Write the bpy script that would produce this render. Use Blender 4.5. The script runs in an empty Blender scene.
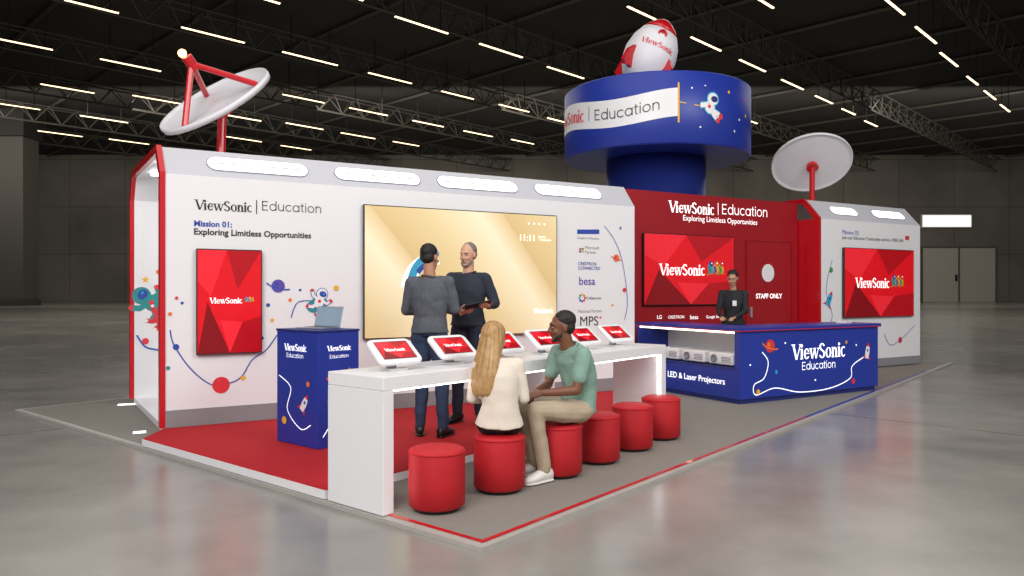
import bpy, bmesh, math, random
from mathutils import Vector, Matrix, noise
random.seed(4)
F=750.0; H=1.47; HZ=290.0
SC=bpy.context.scene
COL=SC.collection
V=Vector
def G(px,py,z=0.0):
    Y=F*(H-z)/(py-HZ); return V(((px-512)*Y/F,Y,z))
# ------------------------------------------------------------ materials
def lin(c):
    c=c/255.0
    return c/12.92 if c<=0.04045 else ((c+0.055)/1.055)**2.4
def rgb(h):
    h=h.lstrip('#'); return tuple(lin(int(h[i:i+2],16)) for i in (0,2,4))+(1,)
def mat(name,hexc,rough=.5,metal=0,emit=0,var=.04,scale=12,bump=0,coat=0,emc=None):
    m=bpy.data.materials.new(name); m.use_nodes=True
    nt=m.node_tree; b=nt.nodes['Principled BSDF']
    c=rgb(hexc)
    tc=nt.nodes.new('ShaderNodeTexCoord'); n=nt.nodes.new('ShaderNodeTexNoise'); n.inputs['Scale'].default_value=scale; n.inputs['Detail'].default_value=3
    nt.links.new(tc.outputs['Object'],n.inputs['Vector'])
    r=nt.nodes.new('ShaderNodeValToRGB'); r.color_ramp.elements[0].position=.3; r.color_ramp.elements[1].position=.7
    r.color_ramp.elements[0].color=tuple(max(0,x*(1-var)) for x in c[:3])+(1,)
    r.color_ramp.elements[1].color=tuple(min(1,x*(1+var)) for x in c[:3])+(1,)
    nt.links.new(n.outputs['Fac'],r.inputs['Fac']); nt.links.new(r.outputs['Color'],b.inputs['Base Color'])
    b.inputs['Roughness'].default_value=rough; b.inputs['Metallic'].default_value=metal
    if coat: b.inputs['Coat Weight'].default_value=coat
    if emit:
        b.inputs['Emission Strength'].default_value=emit
        if emc: b.inputs['Emission Color'].default_value=rgb(emc)
        else: nt.links.new(r.outputs['Color'],b.inputs['Emission Color'])
    if bump:
        bp=nt.nodes.new('ShaderNodeBump'); bp.inputs['Strength'].default_value=bump; bp.inputs['Distance'].default_value=.01
        nt.links.new(n.outputs['Fac'],bp.inputs['Height']); nt.links.new(bp.outputs['Normal'],b.inputs['Normal'])
    return m
M={}
def mk(n,*a,**k): M[n]=mat(n,*a,**k); return M[n]
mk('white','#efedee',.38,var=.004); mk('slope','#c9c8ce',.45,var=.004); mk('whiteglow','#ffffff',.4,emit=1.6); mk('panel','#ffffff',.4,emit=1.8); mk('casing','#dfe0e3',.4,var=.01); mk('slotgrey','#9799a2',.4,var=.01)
mk('ledglow','#ffffff',.4,emit=6)
mk('red','#c01622',.45,var=.03); mk('redgloss','#c8101c',.3,coat=.4,var=.02); mk('redcarpet','#bb101c',.9,var=.1,scale=300,bump=.3)
mk('redwall','#a00e1a',.5,var=.03); mk('vinyl','#b9141e',.62,var=.05,scale=6,bump=.15)
mk('blue','#22379a',.4,var=.02); mk('navy','#1a2870',.45,var=.02)
mk('greycarpet','#89837b',.9,var=.12,scale=250,bump=.3); mk('skirt','#8d8c8e',.5); mk('rim','#b0aba4',.4)
mk('black','#0c0c0e',.35); mk('ink','#17171c',.5); mk('tvframe','#15151a',.3,coat=.3)
mk('s1','#cc0f1b',.25,emit=.45); mk('s2','#a60a16',.25,emit=.38); mk('s3','#dc2430',.25,emit=.45); mk('s4','#7c0811',.25,emit=.35)
mk('swhite','#ffffff',.3,emit=.9)
mk('cyan','#35a2c8',.4,emit=.1); mk('yellow','#f2b52c',.5); mk('green','#3c9a5c',.5); mk('purple','#5b4aa8',.5); mk('orange','#ee7a2c',.5); mk('dblue','#2c4aa8',.5); mk('lred','#e0323c',.5); mk('teal','#2b8f8f',.5)
mk('dish','#e6e4e8',.45,var=.01); mk('silver','#b8bcc4',.3,metal=.7); mk('grey','#8a8c92',.5)
mk('strip','#ffd9a8',.4,emit=3.6); mk('lamp','#ffd080',.4,emit=9,emc='#ffb95e'); mk('truss','#45423c',.6); mk('ceilm','#2a2824',.9,var=.3,scale=.2); mk('housing','#1a1918',.6)
mk('skinL','#d6a488',.5,var=.05); mk('skinT','#b98468',.5,var=.05); mk('skinM','#7a4d37',.5,var=.06); mk('skinR','#bd8d70',.5,var=.05)
mk('hairB','#1b1411',.6,var=.3,scale=60,bump=.4); mk('hairG','#77716c',.6,var=.3,scale=60,bump=.6); mk('blonde','#b08a58',.42,var=.2,scale=25,bump=.1)
mk('shirtG','#565b62',.85,var=.1,scale=30,bump=.3); mk('navysw','#2b303c',.85,var=.1,scale=30,bump=.3); mk('jeans','#2a3a54',.85,var=.2,scale=60,bump=.4); mk('jeansD','#222a3c',.85,var=.2,scale=60,bump=.4)
mk('cream','#e2d6c6',.9,var=.03,scale=80,bump=.1); mk('blackpant','#1b1b20',.8); mk('polo','#84a394',.85,var=.06,scale=60,bump=.15); mk('khaki','#b3a28a',.85,var=.06,scale=60,bump=.15)
mk('blackcloth','#1f1f24',.8); mk('shoeB','#131313',.4); mk('shoeW','#e9e6df',.5); mk('eyeW','#a89f98',.4); mk('iris','#20140e',.2); mk('lips','#9c5e52',.5); mk('lipsD','#6a3c30',.5); mk('sole','#dcdad4',.6)
def gold_mat():
    m=bpy.data.materials.new('golden_picture'); m.use_nodes=True; nt=m.node_tree; b=nt.nodes['Principled BSDF']
    tc=nt.nodes.new('ShaderNodeTexCoord'); mp=nt.nodes.new('ShaderNodeMapping'); mp.inputs['Rotation'].default_value=(0,math.radians(40),0); mp.inputs['Scale'].default_value=(.35,.35,.35)
    nt.links.new(tc.outputs['Object'],mp.inputs['Vector'])
    w=nt.nodes.new('ShaderNodeTexWave'); w.wave_profile='SAW'; w.inputs['Scale'].default_value=.7; w.inputs['Distortion'].default_value=1.6; w.inputs['Detail'].default_value=0; w.inputs['Detail Scale'].default_value=.8
    nt.links.new(mp.outputs['Vector'],w.inputs['Vector'])
    r=nt.nodes.new('ShaderNodeValToRGB'); e=r.color_ramp.elements; e[0].position=0; e[1].position=1
    e[0].color=rgb('#d2b67e'); e[1].color=rgb('#d9c08c'); k=e.new(.35); k.color=rgb('#ddc793'); k=e.new(.8); k.color=rgb('#efe2bf')
    nt.links.new(w.outputs['Fac'],r.inputs['Fac']); nt.links.new(r.outputs['Color'],b.inputs['Base Color']); nt.links.new(r.outputs['Color'],b.inputs['Emission Color'])
    b.inputs['Emission Strength'].default_value=.32; b.inputs['Roughness'].default_value=.5
    return m
M['goldpic']=gold_mat()
def floor_mat():
    m=bpy.data.materials.new('polished_concrete'); m.use_nodes=True; nt=m.node_tree; b=nt.nodes['Principled BSDF']
    tc=nt.nodes.new('ShaderNodeTexCoord')
    n=nt.nodes.new('ShaderNodeTexNoise'); n.inputs['Scale'].default_value=.25; n.inputs['Detail'].default_value=9; n.inputs['Roughness'].default_value=.6; n.inputs['Distortion'].default_value=.6
    n2=nt.nodes.new('ShaderNodeTexNoise'); n2.inputs['Scale'].default_value=1.6; n2.inputs['Detail'].default_value=8
    for k in (n,n2): nt.links.new(tc.outputs['Object'],k.inputs['Vector'])
    mx=nt.nodes.new('ShaderNodeMix'); mx.inputs[0].default_value=.45
    nt.links.new(n.outputs['Fac'],mx.inputs[2]); nt.links.new(n2.outputs['Fac'],mx.inputs[3])
    r=nt.nodes.new('ShaderNodeValToRGB'); r.color_ramp.elements[0].position=.3; r.color_ramp.elements[1].position=.7
    r.color_ramp.elements[0].color=rgb('#7a7772'); r.color_ramp.elements[1].color=rgb('#a39f97')
    nt.links.new(mx.outputs[0],r.inputs['Fac'])
    br=nt.nodes.new('ShaderNodeTexBrick'); br.offset=0; br.inputs['Scale'].default_value=1; br.inputs['Brick Width'].default_value=9; br.inputs['Row Height'].default_value=9; br.inputs['Mortar Size'].default_value=.025
    br.inputs['Color1'].default_value=(1,1,1,1); br.inputs['Color2'].default_value=(1,1,1,1); br.inputs['Mortar'].default_value=(.6,.6,.6,1)
    mp=nt.nodes.new('ShaderNodeMapping'); mp.inputs['Rotation'].default_value=(0,0,math.radians(45)); nt.links.new(tc.outputs['Object'],mp.inputs['Vector']); nt.links.new(mp.outputs['Vector'],br.inputs['Vector'])
    mu=nt.nodes.new('ShaderNodeMix'); mu.data_type='RGBA'; mu.blend_type='MULTIPLY'; mu.inputs[0].default_value=1
    nt.links.new(r.outputs['Color'],mu.inputs[6]); nt.links.new(br.outputs['Color'],mu.inputs[7]); nt.links.new(mu.outputs[2],b.inputs['Base Color'])
    rr=nt.nodes.new('ShaderNodeMapRange'); rr.inputs[3].default_value=.10; rr.inputs[4].default_value=.34
    nt.links.new(n.outputs['Fac'],rr.inputs[0]); nt.links.new(rr.outputs[0],b.inputs['Roughness'])
    b.inputs['Specular IOR Level'].default_value=.48
    return m
M['floor']=floor_mat()
def wall_mat():
    m=bpy.data.materials.new('concrete_wall'); m.use_nodes=True; nt=m.node_tree; b=nt.nodes['Principled BSDF']
    tc=nt.nodes.new('ShaderNodeTexCoord'); n=nt.nodes.new('ShaderNodeTexNoise'); n.inputs['Scale'].default_value=.12; n.inputs['Detail'].default_value=8
    nt.links.new(tc.outputs['Object'],n.inputs['Vector'])
    r=nt.nodes.new('ShaderNodeValToRGB'); r.color_ramp.elements[0].position=.3; r.color_ramp.elements[1].position=.72
    r.color_ramp.elements[0].color=rgb('#68645c'); r.color_ramp.elements[1].color=rgb('#8a857b'); nt.links.new(n.outputs['Fac'],r.inputs['Fac'])
    mp=nt.nodes.new('ShaderNodeMapping'); mp.inputs['Rotation'].default_value=(math.radians(-90),0,0); nt.links.new(tc.outputs['Object'],mp.inputs['Vector'])
    br=nt.nodes.new('ShaderNodeTexBrick'); br.offset=0; br.inputs['Scale'].default_value=1; br.inputs['Brick Width'].default_value=7; br.inputs['Row Height'].default_value=6; br.inputs['Mortar Size'].default_value=.06
    br.inputs['Color1'].default_value=(1,1,1,1); br.inputs['Color2'].default_value=(.88,.88,.88,1); br.inputs['Mortar'].default_value=(.6,.6,.6,1)
    nt.links.new(mp.outputs['Vector'],br.inputs['Vector'])
    mu=nt.nodes.new('ShaderNodeMix'); mu.data_type='RGBA'; mu.blend_type='MULTIPLY'; mu.inputs[0].default_value=1
    nt.links.new(r.outputs['Color'],mu.inputs[6]); nt.links.new(br.outputs['Color'],mu.inputs[7]); nt.links.new(mu.outputs[2],b.inputs['Base Color'])
    b.inputs['Roughness'].default_value=.85
    return m
M['hall']=wall_mat()
# ------------------------------------------------------------ geometry helpers
def obj(name,bm,mats,parent=None,smooth=False,loc=None):
    me=bpy.data.meshes.new(name)
    if not isinstance(bm,bpy.types.Mesh):
        bm.to_mesh(me); bm.free()
    else: me=bm
    for m in (mats if isinstance(mats,(list,tuple)) else [mats]): me.materials.append(M[m] if isinstance(m,str) else m)
    if smooth:
        for p in me.polygons: p.use_smooth=True
    o=bpy.data.objects.new(name,me); COL.objects.link(o)
    if parent: o.parent=parent
    if loc: o.location=loc
    return o
def tag(o,label,cat,group=None):
    o['label']=label; o['category']=cat
    if group: o['group']=group
    return o
def thing(name,label,cat,loc=(0,0,0),rz=0,group=None,scale=1):
    o=bpy.data.objects.new(name,None); COL.objects.link(o); o.location=loc; o.rotation_euler=(0,0,rz); o.empty_display_size=.2
    o.scale=(scale,)*3
    return tag(o,label,cat,group)
def dup(root,loc,rz,label,group=None):
    r=root.copy(); COL.objects.link(r); r.location=loc; r.rotation_euler=(0,0,rz); r['label']=label
    if group: r['group']=group
    for ch in list(root.children):
        c=ch.copy(); COL.objects.link(c); c.parent=r
        for g in list(ch.children):
            d=g.copy(); COL.objects.link(d); d.parent=c
    return r
def B(): return bmesh.new()
def box(bm,x0,x1,y0,y1,z0,z1,mi=0,bev=0,seg=2,T=None):
    r=bmesh.ops.create_cube(bm,size=1,matrix=Matrix.Translation(((x0+x1)/2,(y0+y1)/2,(z0+z1)/2))@Matrix.Diagonal((abs(x1-x0),abs(y1-y0),abs(z1-z0),1)))
    vs=r['verts']
    fs=set(f for v in vs for f in v.link_faces)
    for f in fs: f.material_index=mi
    if bev:
        es=list(set(e for v in vs for e in v.link_edges))
        rr=bmesh.ops.bevel(bm,geom=es,offset=bev,segments=seg,affect='EDGES',profile=.5)
        vs=list(set(v for f in rr['faces'] for v in f.verts)|set(v for v in vs if v.is_valid))
        for f in rr['faces']: f.material_index=mi
    if T is not None:
        for v in set(vs): v.co=T@v.co
    return vs
def prism(bm,pts,z0,z1,mi=0,top=None):
    a=[bm.verts.new((p[0],p[1],z0)) for p in pts]; b=[bm.verts.new((p[0],p[1],z1)) for p in pts]
    n=len(pts); fs=[bm.faces.new(a[::-1]),bm.faces.new(b)]
    for i in range(n): fs.append(bm.faces.new((a[i],a[(i+1)%n],b[(i+1)%n],b[i])))
    for f in fs: f.material_index=mi
    if top is not None: fs[1].material_index=top
def rrect(w,h,r,n=6):
    out=[]
    for cx,cy,a0 in ((w-r,h-r,0),(-w+r,h-r,90),(-w+r,-h+r,180),(w-r,-h+r,270)):
        for k in range(n+1):
            a=math.radians(a0+90*k/n); out.append((cx+r*math.cos(a),cy+r*math.sin(a)))
    return out
def lathe(bm,prof,seg=32,T=None,mi=0,cap=True):
    rings=[]
    for r,z in prof:
        rings.append([bm.verts.new((max(r,1e-4)*math.cos(2*math.pi*i/seg),max(r,1e-4)*math.sin(2*math.pi*i/seg),z)) for i in range(seg)])
    fs=[]
    for a,b in zip(rings,rings[1:]):
        for i in range(seg): fs.append(bm.faces.new((a[i],a[(i+1)%seg],b[(i+1)%seg],b[i])))
    if cap: fs.append(bm.faces.new(rings[0][::-1])); fs.append(bm.faces.new(rings[-1]))
    for f in fs: f.material_index=mi
    if T is not None:
        for r in rings:
            for v in r: v.co=T@v.co
def frame(d,up=V((0,0,1))):
    d=d.normalized()
    if abs(d.dot(up))>.98: up=V((1,0,0))
    s=d.cross(up).normalized(); return s,s.cross(d).normalized(),d
def cone(bm,p,q,r1,r2,n=12,mi=0):
    p=V(p);q=V(q)
    if (q-p).length<1e-5: return
    s,u,d=frame(q-p)
    A=[bm.verts.new(p+(s*math.cos(2*math.pi*i/n)+u*math.sin(2*math.pi*i/n))*r1) for i in range(n)]
    Bv=[bm.verts.new(q+(s*math.cos(2*math.pi*i/n)+u*math.sin(2*math.pi*i/n))*r2) for i in range(n)]
    fs=[bm.faces.new(A[::-1]),bm.faces.new(Bv)]
    for i in range(n): fs.append(bm.faces.new((A[i],A[(i+1)%n],Bv[(i+1)%n],Bv[i])))
    for f in fs: f.material_index=mi
def ball(bm,c,r,T=None,sub=2,mi=0):
    if not isinstance(r,(tuple,list)): r=(r,r,r)
    m=Matrix.Translation(c)@Matrix.Diagonal((r[0],r[1],r[2],1))
    if T is not None: m=T@m
    res=bmesh.ops.create_icosphere(bm,subdivisions=sub,radius=1,matrix=m)
    if mi:
        for f in set(f for v in res['verts'] for f in v.link_faces): f.material_index=mi
def chain(bm,pts,rs,n=12):
    for i in range(len(pts)-1): cone(bm,pts[i],pts[i+1],rs[i],rs[i+1],n)
    for p,r in zip(pts,rs): ball(bm,V(p),r*.995)
def loft(bm,rings,n=24,ridge=0,k=9):
    R=[]
    for c,su,fu in rings:
        R.append([bm.verts.new(V(c)+(su*math.cos(2*math.pi*i/n)+fu*math.sin(2*math.pi*i/n))*(1+ridge*math.sin(k*2*math.pi*i/n))) for i in range(n)])
    for a,b in zip(R,R[1:]):
        for i in range(n): bm.faces.new((a[i],a[(i+1)%n],b[(i+1)%n],b[i]))
    bm.faces.new(R[0][::-1]); bm.faces.new(R[-1])
def bar(bm,p,q,w,mi=0): cone(bm,p,q,w*.7,w*.7,4,mi)
# ------------------------------------------------------------ 2D shapes (lettering)
_tc={}
def text2d(s,bold=0.0):
    key=(s,bold)
    if key in _tc: return _tc[key]
    cu=bpy.data.curves.new('t','FONT'); cu.body=s; cu.size=1; cu.offset=bold; cu.resolution_u=3; cu.fill_mode='FRONT'
    o=bpy.data.objects.new('t',cu); COL.objects.link(o)
    dg=bpy.context.evaluated_depsgraph_get(); dg.update()
    me=bpy.data.meshes.new_from_object(o.evaluated_get(dg))
    vs=[(v.co.x,v.co.y) for v in me.vertices]; ps=[list(p.vertices) for p in me.polygons]
    bpy.data.objects.remove(o); bpy.data.meshes.remove(me); bpy.data.curves.remove(cu)
    _tc[key]=(vs,ps); return vs,ps
def logo2d():
    if 'L' in _tc: return _tc['L']
    vs=[];ps=[]
    def quad(*pts):
        b=len(vs); vs.extend(pts); ps.append(list(range(b,b+len(pts))))
    def stroke(x0,y0,x1,y1,w): quad((x0-w/2,y0),(x0+w/2,y0),(x1+w/2,y1),(x1-w/2,y1))
    def serif(x,y,w,h=.035): quad((x-w/2,y),(x+w/2,y),(x+w/2,y+h),(x-w/2,y+h))
    def arc(cx,cy,rx,ry,a0,a1,wt,wn,n=22):
        for i in range(n):
            q=[]
            for a in (a0+(a1-a0)*i/n,a0+(a1-a0)*(i+1)/n):
                t=math.radians(a); c,s=math.cos(t),math.sin(t); 
                q.append(((cx+rx*c,cy+ry*s),(cx+(rx-wt)*c,cy+(ry-wn)*s)))
            quad(q[0][0],q[1][0],q[1][1],q[0][1])
    def dV(x,h,w,tk,tn):
        stroke(x+w/2,0,x+tk/2,h,tk*.9); stroke(x+w/2+.01,0,x+w-tn/2,h,tn); serif(x+tk/2,h-.03,tk*1.9); serif(x+w-tn/2,h-.03,tn*4)
    x=0
    dV(x,.72,.62,.15,.06); x+=.60
    stroke(x+.08,0,x+.08,.5,.13); serif(x+.08,0,.22); serif(x+.04,.465,.15); arc(x+.08,.64,.075,.075,0,360,.075,.075); x+=.22
    arc(x+.22,.25,.21,.26,25,325,.12,.05); quad((x+.08,.24),(x+.42,.24),(x+.42,.29),(x+.08,.29)); x+=.44
    dV(x,.5,.38,.12,.05); dV(x+.28,.5,.38,.12,.05); x+=.68
    arc(x+.23,.54,.2,.19,15,265,.12,.05); arc(x+.23,.19,.22,.2,-165,85,.12,.05); quad((x+.12,.43),(x+.2,.46),(x+.36,.3),(x+.28,.27)); x+=.49
    arc(x+.22,.25,.22,.26,0,360,.12,.045); x+=.48
    stroke(x+.08,0,x+.08,.48,.12); serif(x+.08,0,.22); serif(x+.04,.465,.15); arc(x+.22,.3,.17,.2,0,170,.11,.07); stroke(x+.335,0,x+.335,.31,.12); serif(x+.335,0,.21); x+=.47
    stroke(x+.08,0,x+.08,.5,.13); serif(x+.08,0,.22); serif(x+.04,.465,.15); arc(x+.08,.64,.075,.075,0,360,.075,.075); x+=.2
    arc(x+.21,.25,.21,.26,45,318,.12,.05); x+=.42
    _tc['L']=(vs,ps); return vs,ps
def geo2d(w=.062):
    # the word Education in a light wide geometric sans, drawn from strokes
    key=('E',w)
    if key in _tc: return _tc[key]
    vs=[];ps=[]
    def quad(*pts):
        b=len(vs); vs.extend(pts); ps.append(list(range(b,b+len(pts))))
    def rect(x0,y0,x1,y1): quad((x0,y0),(x1,y0),(x1,y1),(x0,y1))
    def arc(cx,cy,r,a0,a1,n=26,ry=None):
        ry=ry or r
        for i in range(n):
            q=[]
            for a in (a0+(a1-a0)*i/n,a0+(a1-a0)*(i+1)/n):
                t=math.radians(a); c,s=math.cos(t),math.sin(t); q.append(((cx+r*c,cy+ry*s),(cx+(r-w)*c,cy+(ry-w)*s)))
            quad(q[0][0],q[1][0],q[1][1],q[0][1])
    r=.265; x=0
    rect(0,0,w,.72); rect(0,0,.44,w); rect(0,.72-w,.44,.72); rect(0,.34,.4,.34+w); x=.56
    arc(x+r,r,r,0,360); rect(x+2*r-w,0,x+2*r,.76); x+=2*r+.13
    arc(x+.22,.22,.22,180,360); rect(x,.22,x+w,.53); rect(x+.44-w,0,x+.44,.53); x+=.44+.12
    arc(x+r,r,r,42,318); x+=2*r+.03
    arc(x+r,r,r,0,360); rect(x+2*r-w,0,x+2*r,.53); x+=2*r+.09
    rect(x+.09,.1,x+.09+w,.68); rect(x,.53-w,x+.28,.53); arc(x+.2,.11,.11,180,300,12); x+=.28+.1
    rect(x,0,x+w,.53); rect(x-.006,.64,x+w+.006,.72); x+=w+.12
    arc(x+r,r,r,0,360); x+=2*r+.12
    rect(x,0,x+w,.53); arc(x+.22,.31,.22,0,180); rect(x+.44-w,0,x+.44,.31)
    _tc[key]=(vs,ps); return vs,ps
def shape(s,bold=0): return logo2d() if s=='@' else geo2d() if s=='Education' else text2d(s,bold)
def fit(vs,x0,x1,zc=None,zb=None):
    a=min(v[0] for v in vs); b=max(v[0] for v in vs); c=min(v[1] for v in vs); d=max(v[1] for v in vs)
    k=(x1-x0)/(b-a); z0=(zc-(c+d)/2*k) if zc is not None else zb
    return [(x0+(v[0]-a)*k,z0+v[1]*k) for v in vs]
def letter(parent,s,x0,x1,zc,m,y=-.004,T=None,bold=0,name='lettering'):
    vs,ps=shape(s,bold); pts=fit(vs,x0,x1,zc)
    bm=B(); bv=[bm.verts.new((p[0],y,p[1])) for p in pts]
    for p in ps:
        try: bm.faces.new([bv[i] for i in p])
        except ValueError: pass
    if T is not None:
        for v in bv: v.co=T@v.co
    return obj(name,bm,m,parent)
class Decal:
    def __init__(s,mats,y=-.003): s.bm=B(); s.m=mats; s.y=y; s.n=0
    def poly(s,pts,mi):
        s.n+=1; y=s.y-s.n*.00012
        f=s.bm.faces.new([s.bm.verts.new((p[0],y,p[1])) for p in pts]); f.material_index=s.m.index(mi)
    def disc(s,cx,cz,r,mi,rz=None,rot=0,n=20):
        rz=rz or r; c,q=math.cos(rot),math.sin(rot)
        s.poly([(cx+r*math.cos(t)*c-rz*math.sin(t)*q,cz+r*math.cos(t)*q+rz*math.sin(t)*c) for t in [2*math.pi*i/n for i in range(n)]],mi)
    def line(s,pts,w,mi,closed=False):
        y=s.y-(s.n+1)*.00012; s.n+=1
        N=len(pts); L=[]
        for i,p in enumerate(pts):
            a=pts[max(0,i-1)]; b=pts[min(N-1,i+1)]; dx,dz=b[0]-a[0],b[1]-a[1]; l=math.hypot(dx,dz) or 1
            L.append((s.bm.verts.new((p[0]-dz/l*w/2,y,p[1]+dx/l*w/2)),s.bm.verts.new((p[0]+dz/l*w/2,y,p[1]-dx/l*w/2))))
        for a,b in zip(L,L[1:]):
            f=s.bm.faces.new((a[0],b[0],b[1],a[1])); f.material_index=s.m.index(mi)
    def curve(s,pts,w,mi,n=10):
        out=[]
        P=[pts[0]]+pts+[pts[-1]]
        for i in range(1,len(P)-2):
            for k in range(n):
                t=k/n; a,b,c,d=P[i-1],P[i],P[i+1],P[i+2]
                out.append(tuple(.5*((2*b[j])+(-a[j]+c[j])*t+(2*a[j]-5*b[j]+4*c[j]-d[j])*t*t+(-a[j]+3*b[j]-3*c[j]+d[j])*t**3) for j in (0,1)))
        out.append(pts[-1]); s.line(out,w,mi)
    def planet(s,cx,cz,r,mi,ring):
        s.disc(cx,cz,r,mi); s.disc(cx-r*.25,cz+r*.25,r*.35,ring); 
        s.curve([(cx-r*1.7,cz+r*.45),(cx-r*.9,cz-r*.1),(cx,cz-r*.35),(cx+r*1.1,cz-r*.55),(cx+r*1.75,cz-r*.5)],r*.22,ring)
    def astro(s,cx,cz,r,w='white',b='dblue',a='lred',tilt=.3,out='dblue'):
        def q(x,z): c,n=math.cos(tilt),math.sin(tilt); return (cx+(x*c-z*n)*r,cz+(x*n+z*c)*r)
        for e,col in ((.16,out),(0,w)):
            s.line([q(0,.0),q(-.55,-.8),q(-1.2-e/2,-.95)],r*(.42+e),col); s.line([q(.1,-.1),q(.4,-1.0),q(.15,-1.6-e/2)],r*(.42+e),col)
            s.line([q(-.3,.3),q(-.95,.5),q(-1.3-e/3,1.05+e/2)],r*(.34+e),col); s.line([q(.3,.3),q(.95,.1),q(1.3+e/2,.6+e/2)],r*(.34+e),col)
            x=q(0,0); s.disc(x[0],x[1],r*(.58+e/2),col,r*(.75+e/2),tilt); x=q(0,1.05); s.disc(x[0],x[1],r*(.66+e/2),col)
        x=q(.12,1.05); s.disc(x[0],x[1],r*.46,b,r*.36,tilt); x=q(.22,1.15); s.disc(x[0],x[1],r*.14,'cyan',r*.08,tilt)
        for (px_,pz_) in ((-1.2,-.95),(.15,-1.6),(1.3,.6),(-1.3,1.05)): x=q(px_,pz_); s.disc(x[0],x[1],r*.2,a)
        x=q(0,.1); s.disc(x[0],x[1],r*.2,a)
    def rocket(s,cx,cz,r,ang,w='white',a='lred'):
        c,n=math.cos(ang),math.sin(ang)
        def q(x,z): return (cx+(x*c-z*n)*r,cz+(x*n+z*c)*r)
        s.poly([q(-.9,-1.1),q(-.35,-.2),q(.35,-.2),q(.9,-1.1),q(.3,-.85),q(-.3,-.85)],a)
        s.poly([q(-.35,-.9),q(.35,-.9),q(.48,0),q(.35,.8),q(0,1.4),q(-.35,.8),q(-.48,0)],w)
        s.poly([q(.35,.8),q(0,1.4),q(-.35,.8)],a); x=q(0,.25); s.disc(x[0],x[1],r*.2,'dblue')
    def star(s,cx,cz,r,mi): s.poly([(cx+(r if i%2==0 else r*.4)*math.sin(i*math.pi/5),cz+(r if i%2==0 else r*.4)*math.cos(i*math.pi/5)) for i in range(10)],mi)
    def birds(s,cx,cz,r):
        for dx,body,head,wing in ((-.85,'cyan','dblue','green'),(.85,'yellow','lred','green'),(.0,'yellow','orange','purple')):
            x=cx+dx*r
            s.poly([(x-.55*r,cz-.95*r),(x-.2*r,cz-.2*r),(x+.1*r,cz-.4*r)],wing)
            s.disc(x,cz-.05*r,r*.42,body,r*.62,.35); s.disc(x-.12*r,cz-.15*r,r*.2,wing,r*.45,.35)
            s.disc(x+.12*r,cz+.52*r,r*.32,head); s.poly([(x+.4*r,cz+.62*r),(x+.66*r,cz+.48*r),(x+.38*r,cz+.38*r)],'lred'); s.disc(x+.2*r,cz+.58*r,r*.08,'swhite')
        s.line([(cx-1.6*r,cz-.72*r),(cx+1.5*r,cz-.62*r)],.1*r,'orange')
    def done(s,parent,name='wall_graphic',T=None):
        if T is not None:
            for v in s.bm.verts: v.co=T@v.co
        return obj(name,s.bm,s.m,parent)
DM=['white','whiteglow','swhite','lred','dblue','yellow','green','purple','orange','cyan','ink','s1','s2','s3','s4','goldpic','grey','blue','teal']
def wt(O,U,px):
    k=(px-512)/F; return (k*O.y-O.x)/(U.x-k*U.y)
def wz(O,U,t,py): return H-(py-HZ)*(O.y+U.y*t)/F
U=V((.864,.503)); NB=V((-.503,.864)); RU=math.atan2(.503,.864)
D=V((.64,.768)); L=V((-.768,.64)); RD=math.atan2(.768,.64)
def P2(a,z=0): return V((a.x,a.y,z))
# ================================================================ HALL
def struct(o): o['kind']='structure'; return o
bm=B(); box(bm,-75,75,-15,95,-.3,0); struct(obj('floor',bm,'floor'))
bm=B(); box(bm,-75.3,75.3,4,95.3,18.6,19); struct(obj('ceiling',bm,'ceilm'))
bm=B(); box(bm,-75,75,95,95.4,0,18.6); struct(obj('wall_back',bm,'hall'))
bm=B(); box(bm,-75.4,-75,4,95,0,18.6); struct(obj('wall_left',bm,'hall'))
bm=B(); box(bm,75,75.4,4,95,0,18.6); struct(obj('wall_right',bm,'hall'))
k=95/F
x0=(921-512)*k; x1=(995-512)*k; zt=H+43*k
bm=B(); box(bm,x0,x1,94.82,94.98,0,zt,0)
o=struct(obj('door_1',bm,mat('doorpaint','#b5afa5',.6)))
bm=B()
for xx in (x0,(x0+x1)/2,x1): box(bm,xx-.09,xx+.09,94.72,94.82,0,zt)
box(bm,x0,x1,94.72,94.82,zt-.15,zt+.05)
obj('door_frame',bm,mat('doorframe','#5a564f',.6),o)
bm=B(); box(bm,(x0+x1)/2-.5,(x0+x1)/2-.3,94.6,94.8,2.6,3.4); obj('door_handle',bm,'black',o)
t=thing('lit_sign','blank white lit sign box high on the hall wall above grey doors','sign',((945-512)*k,94.9,H+62*k))
bm=B(); box(bm,-3.2,3.2,-.3,0.09,-.0,1.7,0,.03); obj('sign_box',bm,mat('signcase','#c8c6c0'),t)
bm=B(); box(bm,-3.05,3.05,-.34,-.3,.12,1.58); obj('lit_face',bm,mat('signface','#eef2ee',.5,emit=1.0),t)
t=thing('concrete_column','tall dark concrete column in the hall at the far left','column',((18-512)*72/F,72,0))
bm=B(); box(bm,-1.25,1.25,-1.2,1.2,.5,16.0,0,.05); obj('column_shaft',bm,mat('colm','#4c4944',.8),t)
bm=B(); box(bm,-1.4,1.4,-1.35,1.35,0,.5,0,.05); obj('column_base',bm,mat('colb','#3a3834',.8),t)
bm=B(); box(bm,-1.5,1.5,-1.5,1.5,16.0,18.59,0,.05); obj('column_head',bm,mat('colb2','#2a2826',.8),t)
HD=V((.697,.718)); HP=V((-.718,.697))
def clip(p,a,b):
    lo,hi=-500,500
    for (pc,dc,mn,mx) in ((p.x,a.x,-74,74),(p.y,a.y,8,94.5)):
        t0,t1=(mn-pc)/dc,(mx-pc)/dc
        lo=max(lo,min(t0,t1)); hi=min(hi,max(t0,t1))
    return lo,hi
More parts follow.
